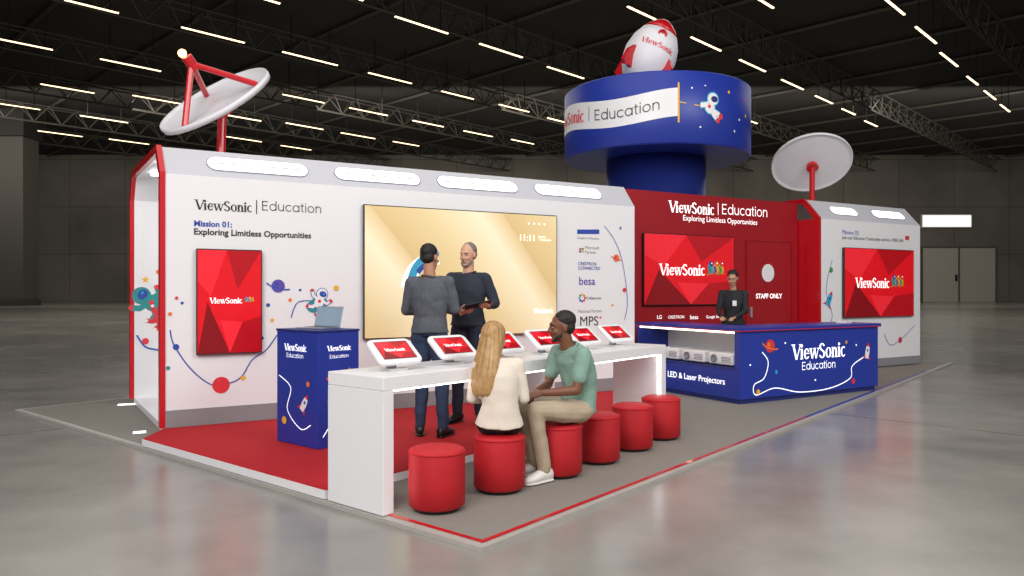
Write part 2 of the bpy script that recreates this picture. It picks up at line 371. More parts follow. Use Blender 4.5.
for i in range(-6,9):
    p=HP*(i*11.0); lo,hi=clip(p,HD,0)
    if hi-lo<8: continue
    a=p+HD*lo; b=p+HD*hi; bm=B()
    for off in (-.5,.5):
        q=HP*off
        bar(bm,P2(a+q,17.9),P2(b+q,17.9),.1)
    bar(bm,P2(a,16.5),P2(b,16.5),.12)
    n=int((hi-lo)/2.2)
    for j in range(n):
        c=p+HD*(lo+2.2*j); e=p+HD*(lo+2.2*(j+.5)); g=p+HD*(lo+2.2*(j+1))
        for off in (-.5,.5):
            q=HP*off
            cone(bm,P2(c+q,17.9),P2(e,16.5),.045,.045,4); cone(bm,P2(e,16.5),P2(g+q,17.9),.045,.045,4)
    tag(obj('roof_truss',bm,'truss'),'black lattice steel roof truss spanning the dark hall ceiling','truss','roof trusses under the hall ceiling')
for i in range(0,18):
    p=HD*(6+i*7.0); lo,hi=clip(p,HP,0)
    if hi-lo<8: continue
    bm=B(); a=p+HP*lo; b=p+HP*hi; bar(bm,P2(a,18.4),P2(b,18.4),.2)
    tag(obj('roof_beam',bm,'truss'),'straight dark steel beam crossing above the roof trusses','beam','roof beams under the hall ceiling')
LT=[(0,40,53,50),(65,0,118,14),(101,59,160,72),(181,28,245,43),(283,52,337,66),(395,17,448,34),(0,104,40,110),(38,131,82,137),(108,140,150,144),(80,116,128,123),(40,85,95,93),(132,96,182,104),(215,114,262,121),(282,95,325,103),(369,73,411,84),(440,92,475,99),(480,44,522,58),(548,67,583,79),(498,105,530,112),(350,108,387,116),(412,121,444,127),(464,131,492,137),(287,123,322,130),(226,137,262,142),(341,133,375,139),(392,142,420,146),(510,140,535,144),(280,146,312,150),(628,7,655,20),(690,38,722,51),(740,60,765,72),(782,80,803,90),(816,96,832,104),(842,109,855,115),(866,121,876,127),(885,0,905,15),(917,27,935,44),(941,53,957,67),(966,77,979,85),(985,91,995,100),(1000,105,1010,112),(742,118,756,124),(550,118,563,123),(225,-12,280,4),(740,-10,775,8),(330,-12,360,2)]
for (a,b,c,d) in LT:
    z=16.1; p=G(a,b,z); q=G(c,d,z)
    mid=(p+q)/2; ln=min((q-p).length,4.6)/2; ang=math.atan2(HD.y,HD.x)
    t=thing('strip_light','slim white strip light hanging under the dark hall ceiling','light',mid,ang,'strip lights on the hall ceiling')
    bm=B(); box(bm,-ln,ln,-.055,.055,.0,.05); obj('diffuser',bm,'strip',t)
    bm=B(); box(bm,-ln-.05,ln+.05,-.08,.08,.05,.12)
    for s in (-.7,.7): box(bm,s*ln-.02,s*ln+.02,-.02,.02,.12,2.49)
    obj('housing',bm,'housing',t)
# ================================================================ PLATFORM
C0=G(482,553,0); C0=V((C0.x,C0.y))
def rect(o,a,la,b,lb): return [o,o+a*la,o+a*la+b*lb,o+b*lb]
plat=thing('raised_platform','low grey carpeted platform with red and blue edge lines under the whole booth','platform',(0,0,0))
bm=B(); prism(bm,[(p.x,p.y) for p in rect(C0,D,13.9,L,7.6)],0,.028); obj('platform_rim',bm,'rim',plat)
bm=B(); q0=C0+D*.06+L*.06
prism(bm,[(p.x,p.y) for p in rect(q0,D,13.78,L,7.48)],.028,.031); obj('carpet',bm,'greycarpet',plat)
bm=B(); prism(bm,[(p.x,p.y) for p in rect(C0+D*.06+L*.05,D,5.5,L,.035)],.031,.0325)
prism(bm,[(p.x,p.y) for p in rect(C0+D*.06+L*.085,D,.035,L,1.1)],.031,.0325); obj('red_edge_line',bm,'redgloss',plat)['label']='red edge line'
bm=B(); prism(bm,[(p.x,p.y) for p in rect(C0+D*5.56+L*.05,D,6.2,L,.04)],.031,.0325); obj('blue_edge_line',bm,'blue',plat)['label']='blue edge line'
TO3=G(383,517,.03); TO=V((TO3.x,TO3.y)); TW=.573; TL=3.72; TH=.915
S0=TO+L*(TW+.03)+D*.0
S1=S0+L*2.78
W0_3=G(165,428,.10); W0=V((W0_3.x,W0_3.y))
W1=W0+U*5.96
st=thing('red_stage','raised red carpeted stage with pale edge in front of the long white wall','stage',(0,0,0))
E=S0+D*3.75
fr=.02
poly=[S0,E,W1+U*.05-NB*fr,W0-NB*fr-U*.02,S1]
bm=B(); prism(bm,[(p.x,p.y) for p in poly],.033,.092); obj('stage_fascia',bm,'white',st)
cen=sum((p for p in poly),V((0,0)))/5
bm=B(); prism(bm,[((p+(cen-p)*.004).x,(p+(cen-p)*.004).y) for p in poly],.092,.10); obj('stage_carpet',bm,'redcarpet',st)
# ================================================================ MODULE builder
def module(name,label,O,length,depth,top,z0,npanel,skew=0,cd_=.30,ch=.30):
    m=thing(name,label,'pavilion',(O.x,O.y,0),RU)
    cz=top-cd_; th=.07
    outer=[(0,z0),(0,cz),(ch*.8,top),(depth-ch*.8,top),(depth,cz),(depth,z0)]
    inner=[(th,z0),(th,cz-.03),(ch*.8+.03,top-th),(depth-ch*.8-.03,top-th),(depth-th,cz-.03),(depth-th,z0)]
    def X(x,y): return x-skew*y/depth if x<1 else x
    def slab(bm,i,x0,x1,mi=0,o=outer,n=inner):
        pts=[o[i],o[i+1],n[i+1],n[i]]
        a=[bm.verts.new((X(x0,p[0]),p[0],p[1])) for p in pts]; b=[bm.verts.new((X(x1,p[0]),p[0],p[1])) for p in pts]
        bm.faces.new(a); bm.faces.new(b[::-1])
        for k in range(4): bm.faces.new((a[k],b[k],b[(k+1)%4],a[(k+1)%4]))
    for i,nm in enumerate(('front_wall','sloping_front_roof','roof','sloping_rear_roof','rear_wall')):
        bm=B(); slab(bm,i,0,length); bmesh.ops.recalc_face_normals(bm,faces=bm.faces); obj(nm,bm,'slope' if i==1 else 'white',m)  # front slope greyed in colour to dim its white beside the lit panels
    bm=B()
    oo=[(p[0]+(-.015 if p[0]<depth/2 else .015),p[1]+(.015 if p[1]>z0 else 0)) for p in outer]
    for i in range(5): slab(bm,i,-.05,0,0,oo,inner)
    bmesh.ops.recalc_face_normals(bm,faces=bm.faces); obj('red_trim',bm,'redgloss',m)['label']='glossy red end trim'
    bm=B(); prism(bm,[(X(0,th),th),(length,th),(length,depth-th),(X(0,depth-th),depth-th)],.033,z0+.002); obj('plinth',bm,'white',m)
    for (a,b) in npanel:
        bm=B(); bm2=B(); sl=math.atan2(cd_,ch*.8)
        T=Matrix.Translation(((a+b)/2,ch*.4,(cz+top)/2))@Matrix.Rotation(sl,4,'X')
        hw=(b-a)/2; hh=.105
        def pill(sc):
            pts=[]
            for cx,s in ((hw-hh,1),(-(hw-hh),-1)):
                for k in range(13):
                    an=-math.pi/2+math.pi*k/12; pts.append((cx+s*(hh-sc)*math.cos(an),(hh-sc)*math.sin(an)*s))
            return pts
        prism(bm,pill(0),.0,.010); prism(bm2,pill(.012),.010,.014)
        for v in bm.verts: v.co=T@v.co
        for v in bm2.verts: v.co=T@v.co
        h=obj('light_panel',bm,'slotgrey',m); obj('lit_diffuser',bm2,'panel',h)
        bm=B()
        for kx in range(8):
            xx=-hw+.14+(2*hw-.28)*kx/7; box(bm,xx-.04,xx+.04,-.012,.012,.014,.016,T=T)
        obj('vent_slots',bm,'slope',h)
    return m,cz
TOP1=2.93; DEP=2.48
pan=[(wt(W0,U,a),wt(W0,U,b)) for a,b in ((208,311),(337,424),(441,522),(539,606))]
mod1,cz1=module('exhibition_pavilion','long white booth pavilion with red trimmed open end and four roof light panels',W0,5.96,DEP,TOP1,.10,pan,.13)
bm=B(); box(bm,0,5.96,-.012,0,.10,.27); obj('skirting',bm,'skirt',mod1)['label']='grey skirting strip'
M['inlight']=mat('inlight','#ffffff',.4,emit=7)
for yy in (.8,1.6):
    bm=B(); box(bm,.0,5.6,yy-.04,yy+.04,TOP1-.11,TOP1-.072); obj('ceiling_strip',bm,'inlight',mod1)
def wl(par,O,s,px0,px1,py,m,bold=0,y=-.004):
    a=wt(O,U,px0); b=wt(O,U,px1); return letter(par,s,a,b,wz(O,U,(a+b)/2,py),m,y,bold=bold)
wl(mod1,W0,'@',194,252,206,'ink')
a=wt(W0,U,256.5); bm=B(); box(bm,a-.004,a+.004,-.005,-.002,wz(W0,U,a,214),wz(W0,U,a,200)); obj('divider_line',bm,'ink',mod1)
wl(mod1,W0,'Education',262,321,207,'ink')
wl(mod1,W0,'Mission 01:',194,232,224,'dblue',.03)
wl(mod1,W0,'Exploring Limitless Opportunities',194,311,234.5,'ink',.025)
d=Decal(DM)
def wp(px,py,O=W0): a=wt(O,U,px); return (a,wz(O,U,a,py))
def rectd(d,x0,y0,x1,y1,m,O=W0): d.poly([wp(x0,y1,O),wp(x1,y1,O),wp(x1,y0,O),wp(x0,y0,O)],m)
rectd(d,577,229.5,599,234,'dblue')
for i,(x,y,c) in enumerate(((579,248,'lred'),(581.5,248,'green'),(579,250.5,'dblue'),(581.5,250.5,'yellow'))): rectd(d,x,y,x+2,y+2,c)
for k in range(8):
    an=k*math.pi/4; p=wp(582,298); d.disc(p[0]+.045*math.cos(an),p[1]+.045*math.sin(an),.016,('lred','orange','yellow','green','cyan','dblue','purple','lred')[k])
p=wp(599,319); d.disc(p[0]+.02,p[1]+.02,.015,'lred')
d.curve([wp(170,330),wp(174,345),wp(190,368),wp(208,383),wp(221,385),wp(240,378),wp(252,360),wp(266,350),wp(277,335)],.012,'dblue')
for x,y,r,c in ((221,385,.085,'lred'),(176,347,.03,'dblue'),(170,314,.02,'orange'),(262,338,.018,'dblue'),(268,305,.02,'dblue'),(182,303,.015,'dblue'),(290,300,.02,'orange'),(243,378,.025,'yellow'),(168,368,.02,'teal'),(300,290,.014,'dblue')):
    p=wp(x,y); d.disc(p[0],p[1],r,c)
p=wp(278,286); d.planet(p[0],p[1],.07,'purple','dblue')
p=wp(302,310); d.curve([(p[0]-.12,p[1]-.08),(p[0]-.05,p[1]+.08),(p[0]+.1,p[1]+.1)],.01,'dblue')
p=wp(319,302); d.disc(p[0]-.02,p[1]-.03,.12,'teal',.08,.4); d.astro(p[0],p[1],.09,'white','dblue','lred',-.35,'dblue')
p=wp(272,320); d.star(p[0],p[1],.03,'yellow'); p=wp(336,288); d.disc(p[0],p[1],.03,'yellow')
p=wp(171,308); d.star(p[0]+.05,p[1]+.1,.025,'lred')
d.curve([wp(604,226),wp(614,240),wp(622,262),wp(627,300),wp(624,320)],.008,'dblue')
p=wp(616,258); d.planet(p[0],p[1],.05,'orange','lred'); p=wp(620,228); d.star(p[0],p[1],.025,'dblue')
p=wp(624,290); d.disc(p[0],p[1],.03,'lred'); p=wp(612,305); d.disc(p[0],p[1],.018,'yellow')
d.done(mod1)
wl(mod1,W0,'Google for Education',577,599,238.5,'grey')
wl(mod1,W0,'Microsoft\nPartner',585,599,250,'grey')
wl(mod1,W0,'CRESTRON\nCONNECTED',578,600,266,'dblue',.01)
wl(mod1,W0,'besa',579,595,281,'purple',.01)
wl(mod1,W0,'Collaborate',586,601,298,'ink')
wl(mod1,W0,'MPS',580,598,321,'ink')
wl(mod1,W0,'National Partner',578,602,311,'grey')
T=Matrix.Translation((0,DEP-.07,0))
d=Decal(DM)
d.astro(.08,1.3,.15,'teal','dblue','lred',.9,'teal'); d.astro(.16,1.12,.1,'lred','dblue','white',-.4,'lred'); d.curve([(-.1,.9),(.0,.75),(.15,.7),(.5,.6),(1.5,.7)],.02,'dblue'); d.disc(.0,.82,.04,'lred'); d.star(.0,1.6,.05,'yellow'); d.disc(.15,1.7,.03,'orange')
d.done(mod1,T=T)
# ---------------------------------------------------------------- screens
def facets(d,x0,x1,z0,z1,seed=1):
    w=x1-x0;h=z1-z0
    d.poly([(x0,z0),(x1,z0),(x1,z1),(x0,z1)],'s1')
    d.poly([(x0,z1),(x0+.45*w,z1),(x0+.2*w,z0+.55*h),(x0,z0+.7*h)],'s3')
    d.poly([(x0+.45*w,z1),(x1,z1),(x0+.62*w,z0+.62*h)],'s2')
    d.poly([(x1,z1),(x1,z0+.45*h),(x0+.62*w,z0+.62*h)],'s1')
    d.poly([(x0,z0),(x0+.5*w,z0),(x0+.15*w,z0+.5*h)],'s4')
    d.poly([(x0+.5*w,z0),(x1,z0),(x1,z0+.35*h),(x0+.7*w,z0+.3*h)],'s2')
    d.poly([(x0+.5*w,z0),(x0+.7*w,z0+.3*h),(x0+.35*w,z0+.32*h)],'s3')
def screen(name,label,O,x0,x1,z0,z1):
    c=(x0+x1)/2; base=O+U*c
    t=thing(name,label,'screen',(base.x,base.y,z0),RU)
    w=(x1-x0)/2; h=z1-z0
    bm=B(); box(bm,-w,w,-.06,-.012,0,h,0,.008); obj('screen_housing',bm,'tvframe',t)
    bm=B(); box(bm,-w*.5,w*.5,-.014,-.0025,h*.3,h*.7); obj('wall_bracket',bm,'black',t)
    d=Decal(DM,-.0605); b=.012
    return t,d,w,h,b
a0,a1=wt(W0,U,195.5),wt(W0,U,261); zz0,zz1=wz(W0,U,(a0+a1)/2,353.5),wz(W0,U,(a0+a1)/2,249.5)
t,d,w,h,b=screen('portrait_screen','tall portrait screen showing red facets on the left of the white wall',W0,a0,a1,zz0,zz1)
facets(d,-w+b,w-b,b,h-b,2); d.birds(.19,h*.52,.035); d.done(t,'display_image'); letter(t,'@',-.2,.12,h*.51,'swhite',-.0655)
a0,a1=wt(W0,U,362),wt(W0,U,554.5); zz1=wz(W0,U,a0,204.5); zz0=zz1-(a1-a0)*.585
t,d,w,h,b=screen('wall_display','huge landscape wall display glowing gold behind the two standing men',W0,a0,a1,zz0,zz1)
d.poly([(-w+b,b),(w-b,b),(w-b,h-b),(-w+b,h-b)],'goldpic')
d.curve([(-w*.6,h*.38),(-w*.55,h*.5),(-w*.44,h*.58),(-w*.3,h*.62)],.16,'swhite',14); d.curve([(-w*.57,h*.42),(-w*.52,h*.53),(-w*.43,h*.61),(-w*.3,h*.67)],.10,'cyan',14); d.curve([(-w*.5,h*.5),(-w*.42,h*.56),(-w*.3,h*.6)],.06,'dblue',14)
for k in (.67,.73,.79,.85): d.disc(w*k,h*.92,.012,'swhite')
d.done(t,'display_image'); letter(t,'11:11',w*.57,w*.73,h*.8,'swhite',-.0655); letter(t,'Sunday\n1 November',w*.78,w*.93,h*.8,'swhite',-.0655); letter(t,'@',w*.72,w*.95,h*.19,'swhite',-.0655)
# ================================================================ MODULE 2 (right)
R2=V(((920-512)*14.6/F,14.6)); M2=R2-U*2.95
TOP2=3.08
pan=[(wt(M2,U,838),wt(M2,U,864)),(wt(M2,U,880),wt(M2,U,911))]
mod2,cz2=module('small_pavilion','small white booth pavilion with red end trim at the right end of the booth',M2,2.95,1.7,TOP2,.05,pan,0,.36,.4)
bm=B(); box(bm,-.054,-.052,.04,1.66,.06,cz2-.0); obj('red_end_panel',bm,'redgloss',mod2)
bm=B(); box(bm,0,2.95,-.012,0,.05,.2); obj('skirting',bm,'skirt',mod2)
wl(mod2,M2,'Mission 02:',842,859,232.5,'dblue'); wl(mod2,M2,'Join our Educator Community and be a FREE Gift',842,903,239.5,'ink')
d=Decal(DM); q=lambda x,y: wp(x,y,M2)
p=q(829,300); d.rocket(p[0],p[1],.13,-.5,'cyan','lred'); d.curve([q(827,330),q(832,315),q(826,290),q(832,260)],.012,'dblue'); p=q(831,270); d.disc(p[0],p[1],.05,'green'); p=q(830,325); d.disc(p[0],p[1],.04,'yellow')
rectd(d,905,236,909,240,'lred',M2); p=q(900,340); d.disc(p[0],p[1],.06,'lred'); d.curve([q(884,334),q(890,345),q(900,340),q(915,325)],.012,'dblue')
d.done(mod2)
a0,a1=wt(M2,U,841.5),wt(M2,U,911)
t,d,w,h,b=screen('landscape_screen','landscape screen with red facets on the small right pavilion',M2,a0,a1,wz(M2,U,(a0+a1)/2,317),wz(M2,U,(a0+a1)/2,249))
facets(d,-w+b,w-b,b,h-b,3); d.birds(.52,h*.53,.14); d.done(t,'display_image'); letter(t,'@',-.75,.26,h*.5,'swhite',-.0655)
# ================================================================ RED PARTITION
RB=M2+NB*.42; RA=RB-U*4.3
def wtr(px): return wt(RA,U,px)
rw=thing('red_partition','red booth partition with staff door behind the blue reception desk','partition',(RA.x,RA.y,0),RU)
LN=4.22
bm=B(); box(bm,0,LN,0,.1,.033,3.02); obj('partition_wall',bm,'redwall',rw)
wl(rw,RA,'@',668,714,208,'swhite'); wl(rw,RA,'Education',722,767,210.5,'swhite')
a=wtr(718); bm=B(); box(bm,a-.005,a+.005,-.005,-.002,wz(RA,U,a,215),wz(RA,U,a,203)); obj('divider_line',bm,'swhite',rw)
wl(rw,RA,'Exploring Limitless Opportunities',683,757,221,'swhite')
a,b_=wtr(746),wtr(790); zt=wz(RA,U,a,241)
do=B(); box(do,a,b_,-.02,-.001,.05,zt); dr=obj('staff_door',do,'redwall',rw)
bm=B()
for (x0,x1,z0,z1) in ((a-.02,a,.05,zt+.02),(b_,b_+.02,.05,zt+.02),(a,b_,zt,zt+.02)): box(bm,x0,x1,-.03,-.001,z0,z1)
obj('door_frame',bm,'s4',rw)
bm=B(); box(bm,a+.06,a+.1,-.06,-.02,1.0,1.18,0,.008); obj('door_handle',bm,'silver',dr)
dd=Decal(['white'],-.022); c=wtr(767); dd.disc(c,wz(RA,U,c,273),.155,'white',n=40); dd.done(dr,'round_sign')  # plain white round sign disc on the staff door
wl(rw,RA,'STAFF ONLY',755,781,296,'swhite',.02,y=-.023)
wl(rw,RA,'LG',657,661.5,317,'swhite'); wl(rw,RA,'CRESTRON',668,684,317,'swhite'); wl(rw,RA,'besa',690,698,317,'swhite'); wl(rw,RA,'Google for Education',706,732,317,'swhite')
a0,a1=wtr(641.5),wtr(731.5)
t,d,w,h,b=screen('landscape_screen','landscape screen with red facets on the red partition left of the staff door',RA,a0,a1,wz(RA,U,(a0+a1)/2,305),wz(RA,U,(a0+a1)/2,235))
facets(d,-w+b,w-b,b,h-b,5); d.birds(.55,h*.53,.14); d.done(t,'display_image'); letter(t,'@',-.68,.30,h*.5,'swhite',-.0655)
# ================================================================ DRUM TOWER
DC=V((2.53,13.2)); R_=1.6; zb,ztp=3.76,4.86
dt=thing('drum_tower','round blue drum sign tower with white ribbon banner above the red partition','sign tower',(DC.x,DC.y,0))
bm=B(); lathe(bm,[(.86,.033),(.86,3.75)],48); obj('tower_neck',bm,'navy',dt,True)
bm=B(); lathe(bm,[(.88,zb-.02),(R_-.02,zb-.02),(R_,zb),(R_,ztp),(R_-.03,ztp+.02),(.1,ztp+.02)],96); o=obj('drum',bm,'blue',dt)
for p in o.data.polygons: p.use_smooth=abs(p.normal.z)<.5
fa=math.atan2(-DC.y,-DC.x)
def cyl(ang,z,off):
    a=fa+math.radians(ang); return V(((R_+off)*math.cos(a),(R_+off)*math.sin(a),z))
def cpatch(polys,mats,off,step=0):
    bm=B()
    for i,(pts,mi) in enumerate(polys):
        f=bm.faces.new([bm.verts.new(cyl(p[0],p[1],off+step*i)) for p in pts]); f.material_index=mats.index(mi)
    return bm
polys=[]
def band(a0,a1,zf0,zf1,m,n=30):
    for i in range(n):
        s,e=a0+(a1-a0)*i/n,a0+(a1-a0)*(i+1)/n
        polys.append(([(s,zf0(s)),(e,zf0(e)),(e,zf1(e)),(s,zf1(s))],m))
wv=lambda a: .06*math.sin(math.radians(a*4.2+10))
zl=lambda a: 4.11+wv(a); zh=lambda a: 4.55+wv(a)
band(-110,12,zl,zh,'swhite',70)
obj('ribbon_banner',cpatch(polys,['swhite'],.004),'white',dt)
def ctext(s,a0,a1,zc,m,bold=0):
    vs,ps=shape(s,bold); L_=math.radians(a1-a0)*R_; pts=fit(vs,0,L_,zc)
    bm=B(); bv=[bm.verts.new(cyl(a0+math.degrees(p[0]/R_),p[1]+wv(a0+math.degrees(p[0]/R_)),.012)) for p in pts]
    for p in ps:
        try: bm.faces.new([bv[i] for i in p])
        except ValueError: pass
    return obj('lettering',bm,m,dt)
ctext('@',-88,-46,4.33,'lred'); ctext('Education',-37,2,4.335,'ink')
bm=B(); f=bm.faces.new([bm.verts.new(cyl(a_,z_,.012)) for a_,z_ in ((-41.8,4.22),(-41.4,4.22),(-41.4,4.46),(-41.8,4.46))]); obj('divider_line',bm,'ink',dt)
polys=[]
def cd(a,z,r,m,n=14,rz=None): polys.append(([(a+math.degrees(r*math.cos(2*math.pi*i/n)/R_),z+(rz or r)*math.sin(2*math.pi*i/n)) for i in range(n)],m))
def cl(a0,z0,a1,z1,w,m):
    polys.append(([(a0,z0-w/2),(a1,z1-w/2),(a1,z1+w/2),(a0,z0+w/2)],m))
band(12,13.0,lambda a:4.06,lambda a:4.68,'yellow',2); cl(13,4.38,25,4.33,.015,'yellow')
for a,z,r,m in ((45,4.6,.025,'yellow'),(55,4.2,.02,'white'),(20,4.6,.015,'white'),(60,4.55,.02,'lred'),(25,4.0,.015,'white'),(50,4.0,.02,'white'),(63,4.3,.03,'yellow'),(28,4.65,.012,'white')): cd(a,z,r,m)
for e,col in ((.02,'cyan'),(0,'white')):
    cd(31,4.32,.085+e,col,rz=.10+e); cl(25,4.34,30,4.36,.07+e*2,col); cl(32,4.28,38,4.2,.085+e*2,col); cl(32,4.24,36,4.13,.08+e*2,col); cd(33,4.45,.095+e,col)
cd(34,4.45,.065,'navy',rz=.05); cd(38.3,4.19,.04,'lred',rz=.05); cd(36.2,4.12,.04,'lred'); cd(30.5,4.33,.028,'lred')
ms=['yellow','white','lred','cyan','navy']
obj('drum_graphic',cpatch(polys,ms,.006,.0004),ms,dt)
# ---------------- rocket model on the drum
rk=thing('model_rocket','white model rocket with red nose and fins leaning on top of the blue drum','rocket model',(2.16,12.9,ztp+.021))
T=Matrix.Translation((0,0,.13))@Matrix.Rotation(math.radians(24),4,'Y')@Matrix.Diagonal((1.14,1.14,.98,1))
bm=B(); lathe(bm,[(.2,0.0),(.29,.1),(.38,.33),(.40,.55),(.36,.78),(.28,.96)],40,T); obj('rocket_body',bm,'dish',rk,True)
bm=B(); lathe(bm,[(.283,.955),(.22,1.06),(.14,1.15),(.06,1.21),(.0,1.225)],40,T); obj('nose_cone',bm,'redgloss',rk,True)
bm=B(); lathe(bm,[(.13,-.03),(.19,-.02),(.2,.02),(.19,.06)],32,T); obj('nozzle',bm,'grey',rk,True)
for k in range(4):
    bm=B(); a=k*math.pi/2+math.pi/4; Rz=T@Matrix.Rotation(a,4,'Z')
    pr=[(.26,.12),(.38,.52),(.5,.36),(.52,.16),(.46,.1),(.38,.14)]
    A=[bm.verts.new(Rz@V((x,-.03,z))) for x,z in pr]; C=[bm.verts.new(Rz@V((x,.03,z))) for x,z in pr]
    bm.faces.new(A); bm.faces.new(C[::-1])
    for i in range(6): bm.faces.new((A[i],C[i],C[(i+1)%6],A[(i+1)%6]))
    bmesh.ops.recalc_face_normals(bm,faces=bm.faces); obj('fin',bm,'redgloss',rk)
vs,ps=logo2d(); pts=fit(vs,-.27,.27,.0); bm=B(); bv=[]
def prof(z):
    for (r0,z0),(r1,z1) in zip([(.2,0.0),(.29,.1),(.38,.33),(.40,.55),(.36,.78),(.28,.96)],[(.29,.1),(.38,.33),(.40,.55),(.36,.78),(.28,.96),(.2,1.1)]):
        if z<=z1: return r0+(r1-r0)*(z-z0)/(z1-z0)
for x,z in pts:
    a=fa+.25+x/.385; r=prof(.62+z)+.008; bv.append(bm.verts.new(T@V((r*math.cos(a),r*math.sin(a),.62+z))))
for p in ps:
    try: bm.faces.new([bv[i] for i in p])
    except ValueError: pass
obj('lettering',bm,'lred',rk)
bm=B(); Tw=T@Matrix.Rotation(fa+.25,4,'Z')@Matrix.Translation((.325,0,.84))@Matrix.Rotation(math.pi/2,4,'Y')
lathe(bm,[(.07,-.03),(.07,.02),(.05,.025),(.045,.01)],24,Tw); obj('porthole',bm,'redgloss',rk,True)
# ---------------- satellite dishes
def dish(name,label,base,center,axis,r,lamp,cv=.22):
    t=thing(name,label,'satellite dish',base)
    c=V(center)-V(base); s,u,d=frame(V(axis))
    T=Matrix(((s.x,u.x,d.x,c.x),(s.y,u.y,d.y,c.y),(s.z,u.z,d.z,c.z),(0,0,0,1)))
    prof=[(r*k/10,cv*r*(k/10)**2) for k in range(11)]
    up=[(q[0],q[1]+.03) for q in prof]
    bm=B(); lathe(bm,prof+[(r+.012,cv*r-.02),(r+.02,cv*r+.02),(r+.012,cv*r+.05)]+up[::-1],64,T); obj('reflector',bm,'dish',t,True)
    bm=B(); cone(bm,(c.x,c.y,0.03),c-d*.03,.05,.05,14); cone(bm,c-d*.08,c+d*.0,.11,.1,20)
    obj('post',bm,'redgloss',t)
    bm=B(); lathe(bm,[(.16,0),(.16,.03),(.06,.04)],24,Matrix.Translation((c.x,c.y,0))); obj('foot_plate',bm,'redgloss',t)
    if lamp:
        f=c+d*lamp
        for k in range(3):
            an=math.radians(30+120*k); e=T@V((r*.8*math.cos(an),r*.8*math.sin(an),cv*r*.64+.03))
            bm=B(); cone(bm,e,f,.034,.034,12); obj('strut',bm,'redgloss',t)
        bm=B(); cone(bm,f-d*.07,f+d*.09,.06,.06,16); hh=obj('feed_horn',bm,'redgloss',t)
        bm=B(); ball(bm,f+d*.12+V((-.02,-.02,0)),.045,sub=3); obj('lamp_bulb',bm,'lamp',t,True)
    else:
        f=c+d*.5; bm=B(); cone(bm,c,f,.02,.02,8); ball(bm,f,.05); obj('feed_horn',bm,'redgloss',t)
    return t
c1=V((-3.34,8.6,3.55))
dish('satellite_dish','white tilted satellite dish with red struts and glowing lamp above the left pavilion end',(c1.x,c1.y,TOP1+.001),c1,(-.36,-.56,.745),.66,.56,.14)
c2=V((5.68,14.2,3.83))
dish('satellite_dish','pale round satellite dish on a red post above the right pavilion',(c2.x,c2.y,TOP2+.001),c2,(.1,.6,.79),.71,0,.07)
# ================================================================ RECEPTION DESK
K3=G(740,405,.03); K=V((K3.x,K3.y)); 
ds=thing('reception_desk','blue corner reception desk with white lettering and open projector shelf','desk',(K.x,K.y,.033),RU)
LF=2.79; SD=.62; LS=1.99; DH=.96
bm=B(); box(bm,.0,LF,.0,.05,.06,DH-.05); box(bm,LF-.05,LF,.05,SD,.06,DH-.05); obj('front_panel',bm,'blue',ds)
bm=B(); prism(bm,[(.03,.03),(LF-.03,.03),(LF-.03,SD-.03),(SD-.03,SD-.03),(SD-.03,LS-.03),(.03,LS-.03)],0,.06); obj('kick_plinth',bm,'navy',ds)
bm=B(); prism(bm,[(-.03,-.03),(LF+.03,-.03),(LF+.03,SD),(SD,SD),(SD,LS),(-.03,LS)],DH-.05,DH); obj('countertop',bm,'blue',ds)
bm=B(); box(bm,-.032,LF+.032,-.036,-.03,DH-.045,DH-.035); box(bm,-.036,-.03,-.03,LS,DH-.045,DH-.035); obj('red_edge_strip',bm,'redgloss',ds)
bm=B(); box(bm,0,.04,.05,LS,.06,.42); obj('side_panel',bm,'blue',ds)
bm=B(); box(bm,.0,SD-.02,.05,LS,.42,.45); obj('shelf',bm,'navy',ds)
bm=B(); box(bm,SD-.05,SD-.02,.05,LS,.45,DH-.05); obj('shelf_back',bm,'casing',ds)
for y0 in (.05,LS-.04):
    bm=B(); box(bm,.0,SD-.05,y0,y0+.04,.45,DH-.05); obj('shelf_side',bm,'blue',ds)
M['shelflight']=mat('shelflight','#ffe6c0',.4,emit=5)
bm=B(); box(bm,0.02,.05,.09,LS-.04,DH-.075,DH-.052); obj('shelf_light',bm,'shelflight',ds)
def kt(px): return wt(K,U,px)
letter(ds,'@',kt(791),kt(845),wz(K,U,1.4,351)-.033,'swhite'); letter(ds,'Education',kt(802),kt(835),wz(K,U,1.4,365)-.033,'swhite')
d=Decal(DM); q=lambda px,py:(kt(px),wz(K,U,kt(px),py)-.033)
d.curve([q(762,352),q(768,362),q(764,378),q(754,385),q(756,395),q(775,388),q(800,392),q(830,388),q(850,378),q(852,366),q(865,356)],.012,'swhite')
p=q(770,346); d.planet(p[0],p[1],.085,'lred','orange'); p=q(758,392); d.disc(p[0],p[1],.035,'yellow'); p=q(853,381); d.disc(p[0],p[1],.04,'lred'); p=q(868,352); d.rocket(p[0]-.02,p[1],.1,-.2,'white','lred'); p=q(846,342); d.star(p[0],p[1],.035,'yellow'); p=q(776,372); d.disc(p[0],p[1],.025,'cyan')
for x,y in ((785,343),(750,365),(856,345),(815,380)): p=q(x,y); d.disc(p[0],p[1],.012,'swhite')
d.done(ds,'desk_graphic')
TS=Matrix.Rotation(-math.pi/2,4,'Z')
letter(ds,'LED & Laser Projectors',-1.32,-.25,.25,'swhite',-.004,T=TS,bold=.01)
pj0=None
